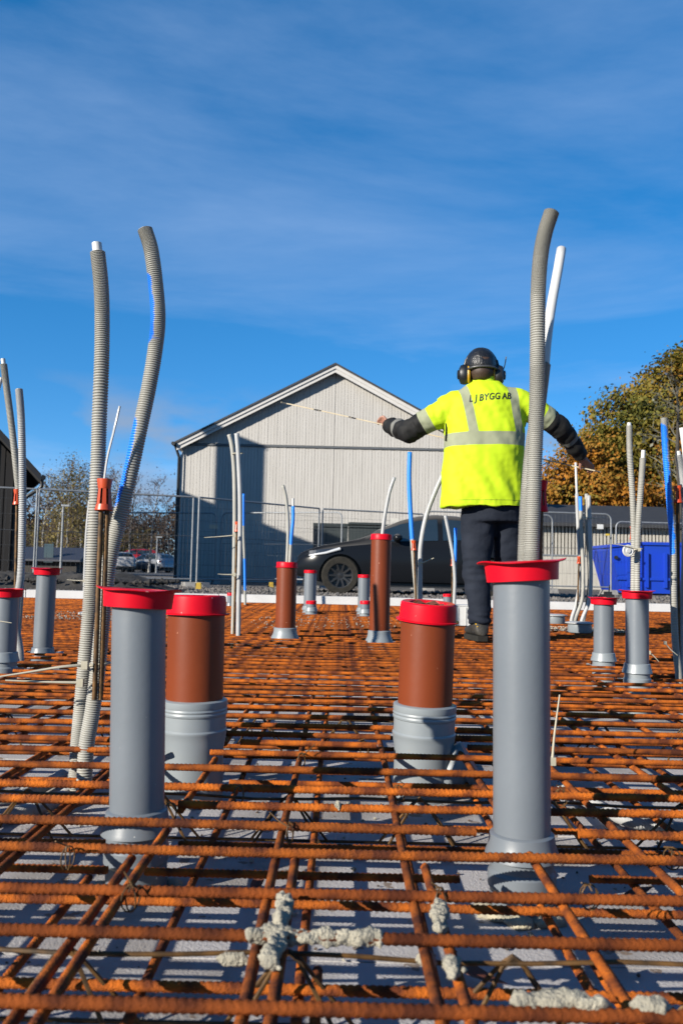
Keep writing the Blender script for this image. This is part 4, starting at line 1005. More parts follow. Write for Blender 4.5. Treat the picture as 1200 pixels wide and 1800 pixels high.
# ------------------------------------------------------------------ cars
TYRE = mat('tyre_rubber', (.022, .021, .018), (.035, .032, .026), rough=.9, scale=14, spec=.2)
RIM = mat('black_rim', (.012, .012, .013), (.02, .02, .02), rough=.4, scale=6)
GLASS = mat('car_glass', (.020, .030, .034), None, rough=.03, spec=1.0, coat=1.0)
def car(name, label, origin, face, paint, top, wid, L, axles, rw, glass_x, belt, rot=0.0, lights=True, dusty=None):
    """top: list of (x, z) silhouette; face: -1 nose towards -X"""
    t = thing(name, label, 'car', origin)
    Mw = Matrix.Rotation(rot, 4, 'Z') @ Matrix.Scale(1, 4)
    def W(x, y, z):
        v = Mw @ Vector(((x - L / 2) * (-face), y, z)); return Vector(origin) + v
    tx = np.array([p[0] for p in top]); tz = np.array([p[1] for p in top])
    def ztop(x): return float(np.interp(x, tx, tz))
    bx = np.array([p[0] for p in belt]); bz = np.array([p[1] for p in belt])
    def zbelt(x): return min(float(np.interp(x, bx, bz)), ztop(x) - 0.03)
    def halfw(x):
        e = min(x / 0.75, (L - x) / 0.6, 1.0); e = max(0.0, e)
        return wid / 2 * (0.70 + 0.30 * math.sin(e * PI / 2) ** 0.8)
    def sill(x):
        f = max(0, 1 - x / .5) * .12 + max(0, 1 - (L - x) / .5) * .18
        return .24 + f
    def section(x):
        w = halfw(x); zb = zbelt(x); zt = ztop(x); zs = sill(x); hr = zt - zb
        cab = min(1.0, max(0.0, (hr - 0.06) / 0.35))
        wt = w * (0.90 - 0.22 * cab)
        h = zb - zs
        pts = [(w * .80, zs), (w * .93, zs + .03), (w * .975, zs + .12 * h + .04), (w * 1.0, zs + .42 * h), (w * .997, zs + .62 * h), (w * .985, zs + .82 * h), (w * .955, zb - .01), (w * .93, zb + .02 * cab),
               (w * .93 + (wt - w * .93) * .5, zb + hr * .5), (wt, zb + hr * (.80 + .06 * (1 - cab))), (wt * .90, zb + hr * .93), (wt * .62, zb + hr * .985), (0, zt)]
        return pts
    xsn = sorted(set(list(np.linspace(0.0, .5, 9)) + list(np.linspace(.5, L - .5, 46)) + list(np.linspace(L - .5, L, 9))))
    s = MB(); rs = []
    for x in xsn:
        sec = section(x); rs.append([W(x, -a, b) for a, b in sec] + [W(x, a, b) for a, b in sec[::-1][1:]])
    s.rings(rs, close=True, caps=True)
    body = s.build('body', paint, t)
    # wheel arches cut out of the shell
    cuts_ = []
    for ax in axles:
        for sg in (-1, 1):
            cbm = MB(); cbm.tube([W(ax, sg * (wid / 2 - .30), rw), W(ax, sg * (wid / 2 + .2), rw)], rw * 1.13, 40)
            co_ = cbm.build('cut', BLACK, t); cuts_.append(co_)
            md = body.modifiers.new('b', 'BOOLEAN'); md.operation = 'DIFFERENCE'; md.object = co_; md.solver = 'EXACT'
    bpy.context.view_layer.update()
    me2 = bpy.data.meshes.new_from_object(body.evaluated_get(bpy.context.evaluated_depsgraph_get()))
    body.modifiers.clear(); body.data = me2
    for c_ in cuts_: bpy.data.objects.remove(c_)
    me2.polygons.foreach_set('use_smooth', [True] * len(me2.polygons)); me2.set_sharp_from_angle(angle=R(40))
    # glass: side bands and windscreens laid 4 mm over the shell
    for sg in (-1, 1):
        gx0, gx1, split = glass_x
        for (xa_, xb_) in ((gx0, split - .05), (split + .05, gx1)):
            n = 14; g_ = MB(); rows = []
            for i in range(n + 1):
                x = xa_ + (xb_ - xa_) * i / n; sec = section(x)
                row = []
                for k in np.linspace(0, 1, 5):
                    j = 7 + k * 2; j0 = int(min(j, 8)); f = j - j0
                    a = sec[j0][0] * (1 - f) + sec[j0 + 1][0] * f; b = sec[j0][1] * (1 - f) + sec[j0 + 1][1] * f
                    if k == 0: b += .015
                    row.append(W(x, sg * (a + .006), b))
                rows.append(row)
            if sg > 0: rows = rows[::-1]
            g_.rings(rows, close=False, caps=False); g_.build('side_window', GLASS, t, smooth=60)
    def screen(x0, x1, nm):
        n = 10; g_ = MB(); rows = []
        for i in range(n + 1):
            x = x0 + (x1 - x0) * i / n; sec = section(x); zt = sec[-1][1]
            wt = sec[10][0]
            rows.append([W(x, q * wt, zt - abs(q) ** 3 * (zt - sec[10][1]) + .008) for q in np.linspace(-.96, .96, 11)])
        g_.rings(rows, close=False, caps=False); g_.build(nm, GLASS, t, smooth=60)
    kx = [p[0] for p in top]
    screen(glass_x[0] + .02 - .35, glass_x[0] + .55, 'windscreen'); screen(glass_x[1] + .05, glass_x[1] + .5, 'rear_window')
    for ax in axles:
        for sg in (-1, 1):
            M = Matrix.Translation(W(ax, sg * (wid / 2 - .12), rw)) @ Matrix.Rotation(rot, 4, 'Z') @ Matrix.Rotation(-R(90) * sg, 4, 'X')
            w_ = MB(); w_.lathe([(rw * .66, -.11), (rw * .93, -.115), (rw, -.09), (rw, .09), (rw * .93, .115), (rw * .66, .11)], M, 40, caps=False)
            ty = w_.build('wheel', TYRE, t, smooth=35)
            w_ = MB(); w_.lathe([(rw * .67, -.1), (rw * .69, .105), (rw * .62, .10), (rw * .60, .03), (0, .02)], M, 32)
            w_.build('rim', RIM, ty, smooth=35)
            w_ = MB()
            for q in range(10):
                a = 2 * PI * q / 10; d = Vector((math.cos(a), math.sin(a), 0)); e = Vector((-d.y, d.x, 0))
                p = [d * rw * .12 - e * .028 + Vector((0, 0, .075)), d * rw * .12 + e * .028 + Vector((0, 0, .075)), d * rw * .64 + e * .014 + Vector((0, 0, .095)), d * rw * .64 - e * .014 + Vector((0, 0, .095))]
                n = len(w_.v); w_.v += [tuple(M @ v) for v in p] + [tuple(M @ (v - Vector((0, 0, .04)))) for v in p]
                for f in ((0, 1, 2, 3), (0, 4, 5, 1), (1, 5, 6, 2), (2, 6, 7, 3), (3, 7, 4, 0)): w_.f.append(tuple(n + k for k in f)); w_.m.append(0)
            w_.lathe([(rw * .17, .02), (rw * .16, .08), (0, .085)], M, 16)
            w_.build('spokes', RIM, ty, smooth=30)
    for sg in (-1, 1):
        # headlight: dark housing plus bright strip
        s_ = MB(); xs_ = np.linspace(.30, .92, 10); up, lo2 = [], []
        for i, x in enumerate(xs_):
            sec = section(x); f = i / 9
            zc = (zbelt(x) - .10 + .10 * f) if not lights else (.80 + .055 * f)
            yy_ = sg * (halfw(x) * .985 + .006)
            up.append(W(x, yy_ * .985, zc + .055 + .02 * f)); lo2.append(W(x, yy_, zc - .045 + .05 * f))
        for i in range(9): s_.quad(*( (lo2[i], lo2[i + 1], up[i + 1], up[i]) if sg < 0 else (up[i], up[i + 1], lo2[i + 1], lo2[i])))
        hl = s_.build('headlight', mat('headlight_dark', (.03, .032, .036), None, rough=.1, spec=.8), t, smooth=60)
        if lights:
            s_ = MB(); pts = []
            for i, x in enumerate(xs_):
                f = i / 9; zc = .80 + .055 * f; yy_ = sg * (halfw(x) * .985 + .012)
                pts.append(W(x, yy_, zc - .04 + .05 * f + (.04 * max(0, f - .55) / .45)))
            s_.tube(pts, np.linspace(.014, .034, 10), 8); s_.build('light_strip', mat('light_strip', (.7, .72, .75), None, rough=.25), hl, smooth=60)
        # mirror
        x = glass_x[0] + .30
        s_ = MB(); c_ = W(x, sg * (wid / 2 + .06), zbelt(x) + .10); s_.blob(c_, .11, 2, .05, 3, (.9, 1.1, .75)); s_.tube([W(x, sg * (wid / 2 - .1), zbelt(x) + .02), c_], .03, 8); s_.build('mirror', paint, t, smooth=180)
        # tail light
        s_ = MB(); x = L - .22
        pts = [W(x + .1 * i - .12, sg * (halfw(min(L, x + .1 * i - .12)) * .99 + .006), zbelt(x) - .08) for i in range(3)]
        s_.tube(pts, .045, 8); s_.build('tail_light', mat('tail_red', (.35, .01, .01), None, rough=.2), t, smooth=60)
    s_ = MB(); s_.box(W(.0, 0, .52), (.02, .5, .11), Mw.to_3x3()); s_.build('licence_plate', WHITEP, t)
    s_ = MB(); s_.box(W(L / 2, 0, .22), (L * .93, wid * .80, .12), Mw.to_3x3()); s_.build('underbody', BLACK, t)
    return t, W
BLKP = mat('black_car_paint', (.006, .007, .009), None, rough=.10, spec=.14, coat=0)
# dust on the upward faces of the black car: a film lying on top
_t = BLKP.node_tree; _b = _t.nodes['Principled BSDF']; _g = _t.nodes.new('ShaderNodeNewGeometry'); _s = _t.nodes.new('ShaderNodeSeparateXYZ'); _t.links.new(_g.outputs['Normal'], _s.inputs[0])
_r = _t.nodes.new('ShaderNodeMapRange'); _t.links.new(_s.outputs[2], _r.inputs[0]); _r.inputs[1].default_value = .55; _r.inputs[2].default_value = .98; _r.inputs[4].default_value = .6
_m = _t.nodes.new('ShaderNodeMix'); _m.data_type = 'RGBA'; _t.links.new(_r.outputs[0], _m.inputs['Factor']); _m.inputs['A'].default_value = (.006, .007, .009, 1); _m.inputs['B'].default_value = (.14, .13, .115, 1)
_t.links.new(_m.outputs['Result'], _b.inputs['Base Color'])
_m2 = _t.nodes.new('ShaderNodeMapRange'); _t.links.new(_r.outputs[0], _m2.inputs[0]); _m2.inputs[3].default_value = .18; _m2.inputs[4].default_value = .7; _t.links.new(_m2.outputs[0], _b.inputs['Roughness'])
nose = P(519, 985, 17.6); Lc = 5.04
top_ev = [(0, .62), (.04, .74), (.12, .82), (.30, .90), (.6, .985), (1.0, 1.06), (1.30, 1.13), (1.45, 1.19), (1.8, 1.38), (2.15, 1.54), (2.5, 1.63), (2.85, 1.67), (3.3, 1.65), (3.8, 1.56), (4.3, 1.38), (4.65, 1.20), (4.85, 1.10), (4.98, .95), (5.04, .7)]
belt_ev = [(0, .60), (.15, .76), (.5, .87), (1.0, .965), (1.6, 1.03), (2.5, 1.06), (3.5, 1.10), (4.3, 1.13), (4.8, 1.05), (5.04, .66)]
car('parked_car', 'glossy black electric car with dusty bonnet parked behind the slab edge', (nose.x + Lc / 2, 18.0, GZ), -1, BLKP, top_ev, 2.0, Lc, (.93, 3.90), .375, (1.75, 4.05, 2.92), belt_ev)
# parked cars far behind the fence
top_es = [(0, .55), (.05, .70), (.2, .78), (1.1, .95), (1.35, 1.0), (1.9, 1.32), (2.3, 1.45), (3.0, 1.49), (3.8, 1.46), (4.3, 1.36), (4.6, 1.0), (4.7, .85), (4.75, .5)]
belt_es = [(0, .53), (.2, .70), (1.2, .90), (2.5, .95), (4.2, 1.0), (4.6, .9), (4.75, .46)]
SILV = mat('silver_paint', (.42, .45, .50), None, rough=.3, metal=.5, coat=.5)
WHTP = mat('white_car_paint', (.68, .68, .68), None, rough=.3, coat=.5)
REDP = mat('red_car_paint', (.45, .015, .02), None, rough=.3, coat=.5)
def far_car(nm, lab, px, Y, paint, rot, lift=.25):
    p = P(px, 1000, Y); car(nm, lab, (p.x, p.y, GZ + lift), -1, paint, top_es, 1.82, 4.75, (.9, 3.6), .33, (1.7, 4.0, 2.75), belt_es, rot=rot, lights=False)
far_car('parked_car', 'silver estate car parked beyond the soil mound', 263, 66, SILV, R(-38), .0)
far_car('parked_car', 'white car parked beside the silver estate', 207, 64, WHTP, R(-62), .0)
far_car('parked_car', 'red car parked behind the silver estate', 234, 73, REDP, R(6), .45)
# far parking bay, its rear half slightly raised
s = MB(); q_ = [(46, .01), (69.5, .01), (70.5, .45), (90, .45)]
for (ya, za), (yb, zb) in zip(q_, q_[1:]): s.quad((-44, ya, GZ + za - .005), (-7, ya, GZ + za - .005), (-7, yb, GZ + zb - .005), (-44, yb, GZ + zb - .005))
struct(s.build('parking_area', mat('asphalt', (.05, .05, .052), (.065, .065, .066), rough=.9, scale=2)))

# low dark house beyond the fence
p = P(92, 1000, 46)
t = thing('low_house', 'low dark house with navy roof between dark house and birches', 'building', (p.x, 48, GZ))
zr_, ze_ = P(92, 962, 48).z, P(92, 982, 46).z
s = MB(); s.box((p.x - 1.0, 48, (GZ + ze_) / 2), (4.6, 4, ze_ - GZ)); s.build('wall', DARKB, t)
s = MB(); s.prism([(45.6, ze_ - .05), (48, zr_), (50.4, ze_ - .05), (50.4, ze_ - .15), (45.6, ze_ - .15)], p.x - 3.6, p.x + 1.6, lambda a, b, x_: (x_, a, b)); s.build('roof', mat('navy_roof', (.03, .035, .055), (.04, .045, .065), rough=.6), t)
s = MB(); s.box((p.x - .2, 45.96, 1.0), (.5, .06, 1.0)); s.build('window', GLASS, t)
# lamp posts
for px, py, Y, h_, lab in [(112, 890, 44, 0, 'slender pale lamp post by the bare birches'), (277, 945, 58, 0, 'short pale post above the silver estate')]:
    p0 = P(px, py, Y); s = MB(); s.tube([(p0.x, p0.y, GZ), (p0.x, p0.y, p0.z)], [.07, .05], 8)
    t = thing('lamp_post', lab, 'lamp post', (p0.x, p0.y, GZ)); s.build('post', GALV, t, smooth=60)
    s = MB(); s.box((p0.x + .12, p0.y, p0.z + .04), (.42, .18, .09)); s.build('lamp_head', GALV, t)

# ------------------------------------------------------------------ trees
def leaf_mat(name, cols, rough=.7):
    M = bpy.data.materials.new(name); M.use_nodes = True; t = M.node_tree; L = t.links.new; b = t.nodes['Principled BSDF']
    at = t.nodes.new('ShaderNodeAttribute'); at.attribute_name = 'tone'
    r = t.nodes.new('ShaderNodeValToRGB'); L(at.outputs['Fac'], r.inputs[0])
    el = r.color_ramp.elements
    while len(el) < len(cols): el.new(.5)
    cols = [tuple(v * .80 for v in c) for c in cols]
    for i, c in enumerate(cols): el[i].position = i / (len(cols) - 1); el[i].color = (*c, 1)
    L(r.outputs[0], b.inputs['Base Color']); b.inputs['Roughness'].default_value = rough; b.inputs['Specular IOR Level'].default_value = .25
    tr = t.nodes.new('ShaderNodeBsdfTranslucent'); L(r.outputs[0], tr.inputs[0]); ms = t.nodes.new('ShaderNodeMixShader'); ms.inputs[0].default_value = .3
    L(b.outputs[0], ms.inputs[1]); L(tr.outputs[0], ms.inputs[2]); L(ms.outputs[0], t.nodes['Material Output'].inputs[0])
    return M
OAKL = leaf_mat('oak_autumn_leaves', [(.05, .055, .010), (.12, .12, .016), (.21, .15, .020), (.33, .14, .018), (.42, .17, .018)])
YELL = leaf_mat('thin_yellow_leaves', [(.09, .075, .025), (.17, .13, .04), (.27, .21, .05)])
BRWN = leaf_mat('brown_scrub', [(.05, .035, .025), (.09, .06, .04), (.13, .085, .05)])
GRYL = leaf_mat('grey_lichen_twigs', [(.10, .105, .075), (.17, .17, .12), (.22, .215, .16)])
BARK = mat('tree_bark', (.07, .058, .045), (.035, .03, .025), rough=.9, scale=5)
TWIG = mat('bare_twigs', (.12, .078, .058), (.075, .05, .04), rough=.9, scale=2)
BIRCH = mat('birch_bark', (.50, .48, .44), (.12, .11, .10), rough=.8, scale=4, lo=.45, hi=.62, stretch=(1, 1, 3))
def grow(rr, p, d, L, r, depth, segs, tips, spread=.55, kids=(2, 4), droop=0.0, shrink=.68):
    n = 3
    pts = [p]; dd = d.copy()
    for i in range(n):
        dd = (dd + Vector((rr.gauss(0, .12), rr.gauss(0, .12), rr.gauss(0, .10) - droop))).normalized()
        pts.append(pts[-1] + dd * L / n)
    segs.append((pts, [r * (1 - .42 * i / n) for i in range(n + 1)]))
    if depth == 0: tips.append(pts[-1]); return
    for k in range(rr.randint(*kids)):
        f = rr.uniform(.35, 1.0); i = min(n - 1, int(f * n)); q = pts[i].lerp(pts[i + 1], f * n - i)
        nd = (dd + Vector((rr.gauss(0, spread), rr.gauss(0, spread), rr.gauss(.08, spread * .7)))).normalized()
        grow(rr, q, nd, L * shrink * rr.uniform(.75, 1.15), r * .55, depth - 1, segs, tips, spread, kids, droop, shrink)
def segs_mesh(segs, lo=3, thick=.08):
    s = MB()
    for pts, rad in segs: s.tube(pts, rad, 7 if rad[0] > thick else lo, caps=False)
    return s
def leaves_obj(name, centers, per, spread, size, material, parent, rr, tonef):
    n = len(centers) * per
    rng = np.random.default_rng(rr.randint(0, 9999))
    C = np.repeat(np.array([tuple(c[:3]) for c in centers]), per, 0) + rng.normal(0, 1, (n, 3)) * np.array(spread)
    mid_ = C.mean(0); nrm = C - mid_; nrm /= (np.linalg.norm(nrm, axis=1)[:, None] + 1e-9)
    clump = np.repeat(rng.normal(0, .55, (len(centers), 3)), per, 0)
    nrm = nrm + clump + np.array([0, 0, .45]) + rng.normal(0, .45, (n, 3)); nrm /= np.linalg.norm(nrm, axis=1)[:, None]
    a = np.cross(nrm, rng.normal(0, 1, (n, 3))); a /= np.linalg.norm(a, axis=1)[:, None]
    b = np.cross(nrm, a)
    sz = size * rng.uniform(.6, 1.35, (n, 1))
    V = np.stack([C - a * sz, C + b * sz * .6, C + a * sz, C - b * sz * .6], 1).reshape(-1, 3)
    F = np.arange(n * 4).reshape(-1, 4).tolist()
    org = np.array(tuple(root_loc(parent)))
    me = bpy.data.meshes.new(name); me.from_pydata((V - org).tolist(), [], F); me.update()
    at = me.attributes.new('tone', 'FLOAT', 'POINT')
    base = np.repeat(np.array([tonef(c, rr) for c in centers]), per) + rng.normal(0, .07, n)
    at.data.foreach_set('value', np.repeat(np.clip(base, 0, 1), 4))
    return mesh_obj(name, me, material, parent)
def oak(label, base, height, crown, seed, ncl, per, size, tone0, group=None, spread=.55):
    """crown: list of (centre, radii) ellipsoids; clumps fill their shells"""
    rr = random.Random(seed); base = Vector(base)
    t = thing('oak_tree', label, 'tree', base, group)
    segs = []; cl = []
    trunk_top = base + Vector((0, 0, height * .35))
    segs.append(([base, base + Vector((.1, 0, height * .15)), trunk_top], [height * .042, height * .034, height * .028]))
    for (c, rd) in crown:
        c = Vector(c)
        # a limb towards the lobe
        mid = trunk_top.lerp(c, .5) + Vector((rr.gauss(0, .3), rr.gauss(0, .3), .3))
        segs.append(([trunk_top - Vector((0, 0, height * .05)), mid, c], [height * .018, height * .012, height * .006]))
        vol = rd[0] * rd[1] * rd[2]
        for k in range(int(ncl * vol ** .66)):
            d = Vector((rr.gauss(0, 1), rr.gauss(0, 1), rr.gauss(0, 1))).normalized()
            q = rr.uniform(.45, 1.0) ** .6 * (1 + .22 * noise.noise(d * 2.2 + Vector((seed, c.x, 0))))
            p = c + Vector((d.x * rd[0] * q, d.y * rd[1] * q, d.z * rd[2] * q))
            if p.z < base.z + height * .10: continue
            cl.append(p)
            if k % 3 == 0:
                m_ = c.lerp(p, .5) + Vector((rr.gauss(0, .2), rr.gauss(0, .2), rr.gauss(0, .2)))
                segs.append(([c, m_, p], [.07, .045, .015]))
    segs_mesh(segs).build('trunk', BARK, t, smooth=60)
    leaves_obj('crown', cl, per, (spread, spread, spread * .75), size, OAKL, t, rr, tone0)
    return t
Yo = 46.0
def at46(px, py, Y=Yo): return P(px, py, Y)
cr_ = []
for px, py, r_, Y in [(1225, 735, 4.2, 47), (1190, 660, 2.1, 46), (1110, 745, 2.9, 46), (1165, 800, 3.3, 45), (1060, 795, 2.2, 46), (1095, 840, 2.4, 44.5), (1260, 655, 3.2, 48), (1320, 720, 4.4, 47), (1300, 830, 4.0, 46), (1180, 860, 3.0, 45)]:
    c = at46(px + 6, py + 14, Y); r_ *= .92; cr_.append((c, (r_ * 1.0, r_ * 1.05, r_ * .85)))
bo = at46(1215, 1010, 47)
oak('large oak turning green, brown and orange behind the shed', (bo.x, bo.y, GZ), 14, cr_, 5, 22, 74, .115, lambda c, r_: .46 + .42 * noise.noise(Vector(c) * .35) + r_.gauss(0, .1) + (.10 if c[2] < 5 else -.02), spread=.40)
cr_ = []
for px, py, r_ in [(1010, 850, 1.7), (985, 870, 1.3), (1045, 865, 1.6), (1075, 880, 1.6), (1030, 800, 1.1), (1120, 890, 1.7)]:
    c = at46(px, py, 42); cr_.append((c, (r_ * 1.1, r_ * 1.1, r_ * .9)))
bo = at46(1035, 1010, 42)
oak('smaller orange brown oak hanging over the dark shed roof', (bo.x, bo.y, GZ), 6.5, cr_, 9, 24, 62, .10, lambda c, r_: .72 + .35 * noise.noise(Vector(c) * .6) + r_.gauss(0, .1), spread=.34)
def bare_tree(label, base, h, seed, twig=TWIG, bark=None, leafm=None, per=0, depth=4, spread=.45, droop=0, name='birch_tree', kids=(3, 4), tspread=.25, size=.06, group=None, tonef=None, rk=.013):
    rr = random.Random(seed); base = Vector(base); t = thing(name, label, 'tree', base, group)
    segs = []; tips = []
    trunk = [base]
    d = Vector((rr.gauss(0, .05), rr.gauss(0, .05), 1)).normalized()
    for i in range(8): d = (d + Vector((rr.gauss(0, .05), rr.gauss(0, .05), .1))).normalized(); trunk.append(trunk[-1] + d * h / 8)
    tr = MB(); tr.tube(trunk, [h * rk * (1 - .85 * i / 8) + .01 for i in range(9)], 8); tr.build('trunk', bark or BIRCH, t, smooth=60)
    for i in range(2, 9):
        for k in range(4):
            q = trunk[i - 1].lerp(trunk[i], rr.random()); a = rr.random() * 6.28
            nd = Vector((math.cos(a) * .8, math.sin(a) * .8, rr.uniform(.35, 1.1))).normalized()
            grow(rr, q, nd, h * .20 * (1.25 - i / 10), h * .0035, depth - 2, segs, tips, spread, kids, droop, .72)
    segs_mesh(segs, 3, .03).build('twigs', twig, t)
    if leafm: leaves_obj('crown', tips, per, (tspread,) * 3, size, leafm, t, rr, tonef or (lambda c, r_: r_.random()))
    return t
def bt(px, Y): p = P(px, 1000, Y); return (p.x, p.y, GZ)
def hh(px, py, Y): return P(px, py, Y).z - GZ
for i, (px, py, Y, lab, lf) in enumerate([
        (100, 826, 62, 'yellowing birch standing next to the dark house gutter', 1), (140, 822, 66, 'tall yellowish birch between gutter and lamp post', 1), (172, 838, 64, 'half bare birch behind the ribbed conduits', 1),
        (200, 838, 60, 'bare birch with pale trunk behind the ribbed conduits', 0), (228, 842, 68, 'bare reddish birch behind the curved conduit', 0), (262, 850, 62, 'bare slender birch standing above the silver estate', 0),
        (298, 880, 70, 'low bare birch beside the barn downpipe', 0), (120, 850, 58, 'low yellow bush birch in front of taller birches', 1), (75, 838, 70, 'birch half hidden by the dark house roof', 0)]):
    bare_tree(lab, bt(px, Y), hh(px, py, Y), 40 + i, leafm=YELL if lf else BRWN, per=3 if lf else 1, size=.08 if lf else .07, tspread=.4, depth=4, kids=(4, 5), group=None)
bare_tree('grey lichened bare tree before the large oak', bt(1195, 40), hh(1195, 668, 40), 77, twig=mat('grey_twigs', (.17, .165, .12), (.11, .105, .08), rough=.9, scale=2), bark=BARK, leafm=GRYL, per=2, size=.10, spread=.6, depth=4, name='bare_tree', droop=.05, kids=(3, 3), rk=.02)
# far scrub and wood that closes the horizon
def wood(name, label, x0, x1, Y0, Y1, hmin, hmax, n, per, size, material, seed, tonef):
    rr = random.Random(seed); cl = []
    for _ in range(n):
        x_ = rr.uniform(x0, x1); y_ = rr.uniform(Y0, Y1)
        top_ = hmin + (hmax - hmin) * (.5 + .5 * noise.noise(Vector((x_ * .16, y_ * .1, seed))))
        cl.append((x_, y_, GZ + rr.random() ** .7 * top_))
    o = thing(name, label, 'wood', (0, 0, 0)) if False else None
    e = bpy.data.objects.new('tmp', None); e.location = (0, 0, 0)
    ob = leaves_obj(name, cl, per, (.5, .5, .4), size, material, None, rr, tonef); tag(ob, kind='stuff'); ob['label'] = label
    return ob
wood('far_scrub', 'brown leafless scrub far behind the parked cars', -85, -12, 84, 100, 2.5, 9.0, 5200, 12, .20, BRWN, 3, lambda c, r_: r_.random())
wood('far_scrub', 'olive and yellow bushes in front of the far brown scrub', -40, -18, 78, 84, 1.6, 5.5, 1100, 12, .16, YELL, 4, lambda c, r_: r_.random() * .7)
wood('far_wood', 'low distant wood closing the horizon behind barn and shed', -12, 90, 110, 130, 2.0, 6.0, 2400, 9, .4, BRWN, 6, lambda c, r_: r_.random())


# ------------------------------------------------------------------ worker
WY = 5.34
SKIN = mat('skin', (.46, .22, .15), (.40, .18, .12), rough=.55, scale=20, sub=.05)
HAIR = mat('brown_hair', (.045, .022, .012), (.075, .04, .022), rough=.6, scale=60, stretch=(3, 3, .6))
NAVY = mat('navy_work_trousers', (.012, .017, .030), (.020, .026, .042), rough=.85, scale=5, bump=.25, bscale=30, spec=.2)
BLKF = mat('black_fabric', (.014, .013, .013), (.022, .021, .02), rough=.85, scale=8, bump=.2, bscale=40, spec=.2)
CAPF = mat('black_cap_fabric', (.007, .007, .008), (.014, .014, .015), rough=.42, scale=30, spec=.5, bump=.35, bscale=60)
MUFF = mat('black_ear_cup', (.010, .011, .012), (.016, .017, .018), rough=.4, scale=10)
YELP = mat('yellow_ring', (.75, .42, .01), (.65, .36, .01), rough=.45, scale=10)
SHOE = mat('worn_black_shoe', (.022, .021, .019), (.06, .052, .04), rough=.6, scale=9, bump=.3, bscale=40)
def remeshed(mb, voxel, it=6, fac=.5):
    me = mb.me('tmp'); o = bpy.data.objects.new('tmp', me); COL.objects.link(o)
    md = o.modifiers.new('r', 'REMESH'); md.mode = 'VOXEL'; md.voxel_size = voxel
    sm = o.modifiers.new('s', 'SMOOTH'); sm.iterations = it; sm.factor = fac
    bpy.context.view_layer.update()
    out = bpy.data.meshes.new_from_object(o.evaluated_get(bpy.context.evaluated_depsgraph_get()))
    bpy.data.objects.remove(o); return out
def ell_ring(c, hw, hd, n=28, ex=2.4):
    out = []
    for k in range(n):
        a = 2 * PI * k / n; ca, sa = math.cos(a), math.sin(a)
        out.append((c[0] + hw * math.copysign(abs(ca) ** (2 / ex), ca), c[1] + hd * math.copysign(abs(sa) ** (2 / ex), sa), c[2]))
    return out
def W_(px, py, dy=0.0): return P(px, py, WY + dy)
foot = W_(845, 1127); foot.z = 0.008
person = thing('person', 'worker in yellow hi-vis jacket, navy trousers and ear defenders holding a folding rule', 'person', (W_(862, 1120).x, WY, 0.008))
# arm joints
AL = [W_(800, 712, 0), W_(762, 734, .01), W_(716, 760, .06), W_(697, 753, .17), W_(684, 747, .25)]
AR = [W_(908, 706, 0), W_(948, 727, .02), W_(984, 752, .06), W_(1004, 778, .13), W_(1021, 803, .20)]
hipc = W_(862, 905)
LL = [W_(840, 905, .02), W_(838, 965, .02), W_(836, 1010, .0), W_(842, 1060, -.02), W_(845, 1105, -.02)]
RL = [W_(890, 905, .02), W_(892, 965, .08), W_(893, 1010, .10), W_(897, 1060, .08), W_(899, 1098, .06)]
headc = W_(845, 652, .02)
# ---- body: one continuous surface
b = MB()
b.tube([W_(862, 895), W_(858, 830), W_(853, 760), W_(850, 705)], [.10, .11, .12, .095], 18)
b.tube([W_(850, 705), W_(848, 680, .01), W_(846, 660, .02)], [.07, .058, .055], 14)
rs = []
for k in range(15):
    a = -PI / 2 + PI * k / 14
    rs.append(ell_ring((headc.x, headc.y + .01 * (1 if a < 0 else 0), headc.z + .116 * math.sin(a)), max(.004, .076 * math.cos(a) ** .8), max(.004, .097 * math.cos(a) ** .8), 22, 2.1))
b.rings(rs)
b.blob(headc + Vector((0, .105, -.012)), .022, 1, .1, 1, (.7, 1, 1.3))        # nose
b.blob(headc + Vector((0, .088, -.055)), .026, 1, .1, 2, (1.1, .6, .5))       # lips
b.blob(headc + Vector((0, .07, -.095)), .035, 1, .1, 2, (1.0, .9, .7))        # chin
for sg in (-1, 1):
    b.blob(headc + Vector((sg * .078, .0, -.008)), .03, 1, .1, 4, (.4, .8, 1.1))   # ears
    b.blob(headc + Vector((sg * .03, .085, .022)), .016, 1, .1, 4, (1.2, .5, .6))  # brows over the eyes
b.tube(AL, [.055, .05, .043, .038, .030], 12); b.tube(AR, [.055, .05, .043, .038, .030], 12)
b.tube(LL, [.070, .068, .054, .048, .042], 12); b.tube(RL, [.070, .075, .058, .05, .042], 12)
def hand(wrist, knuck, up, grip, thumb_to, spread_axis, curl):
    """five separate fingers: knuckles spread along spread_axis, each bends towards grip"""
    d = (knuck - wrist)
    for q in (-1.2, -.4, .4, 1.2):
        b.tube([wrist + spread_axis * q * .009, knuck + spread_axis * q * .0145], [.017, .0125], 8)
    lens = [.066, .076, .072, .056]
    for i, q in enumerate((-1.5, -.5, .5, 1.5)):
        k0 = knuck + spread_axis * q * .0155
        d0 = (d.normalized() + up * .15).normalized(); d1 = (d0 * (1 - curl) + grip * curl).normalized(); d2 = (d1 * (1 - curl) + grip * curl - d0 * curl * .3).normalized()
        L_ = lens[i]
        p1 = k0 + d0 * L_ * .42; p2 = p1 + d1 * L_ * .33; p3 = p2 + d2 * L_ * .28
        b.tube([k0 - d0 * .012, k0, p1, p2, p3], [.0095, .0098, .0088, .0080, .0066], 8)
    tb = wrist.lerp(knuck, .35) - spread_axis * .022
    b.tube([wrist.lerp(knuck, .15) - spread_axis * .010, tb, tb.lerp(thumb_to, .55) - spread_axis * .008, thumb_to], [.015, .0125, .0105, .008], 8)
RULE0, RULE1 = P(497, 708, 5.63), P(1051, 829, 5.59)
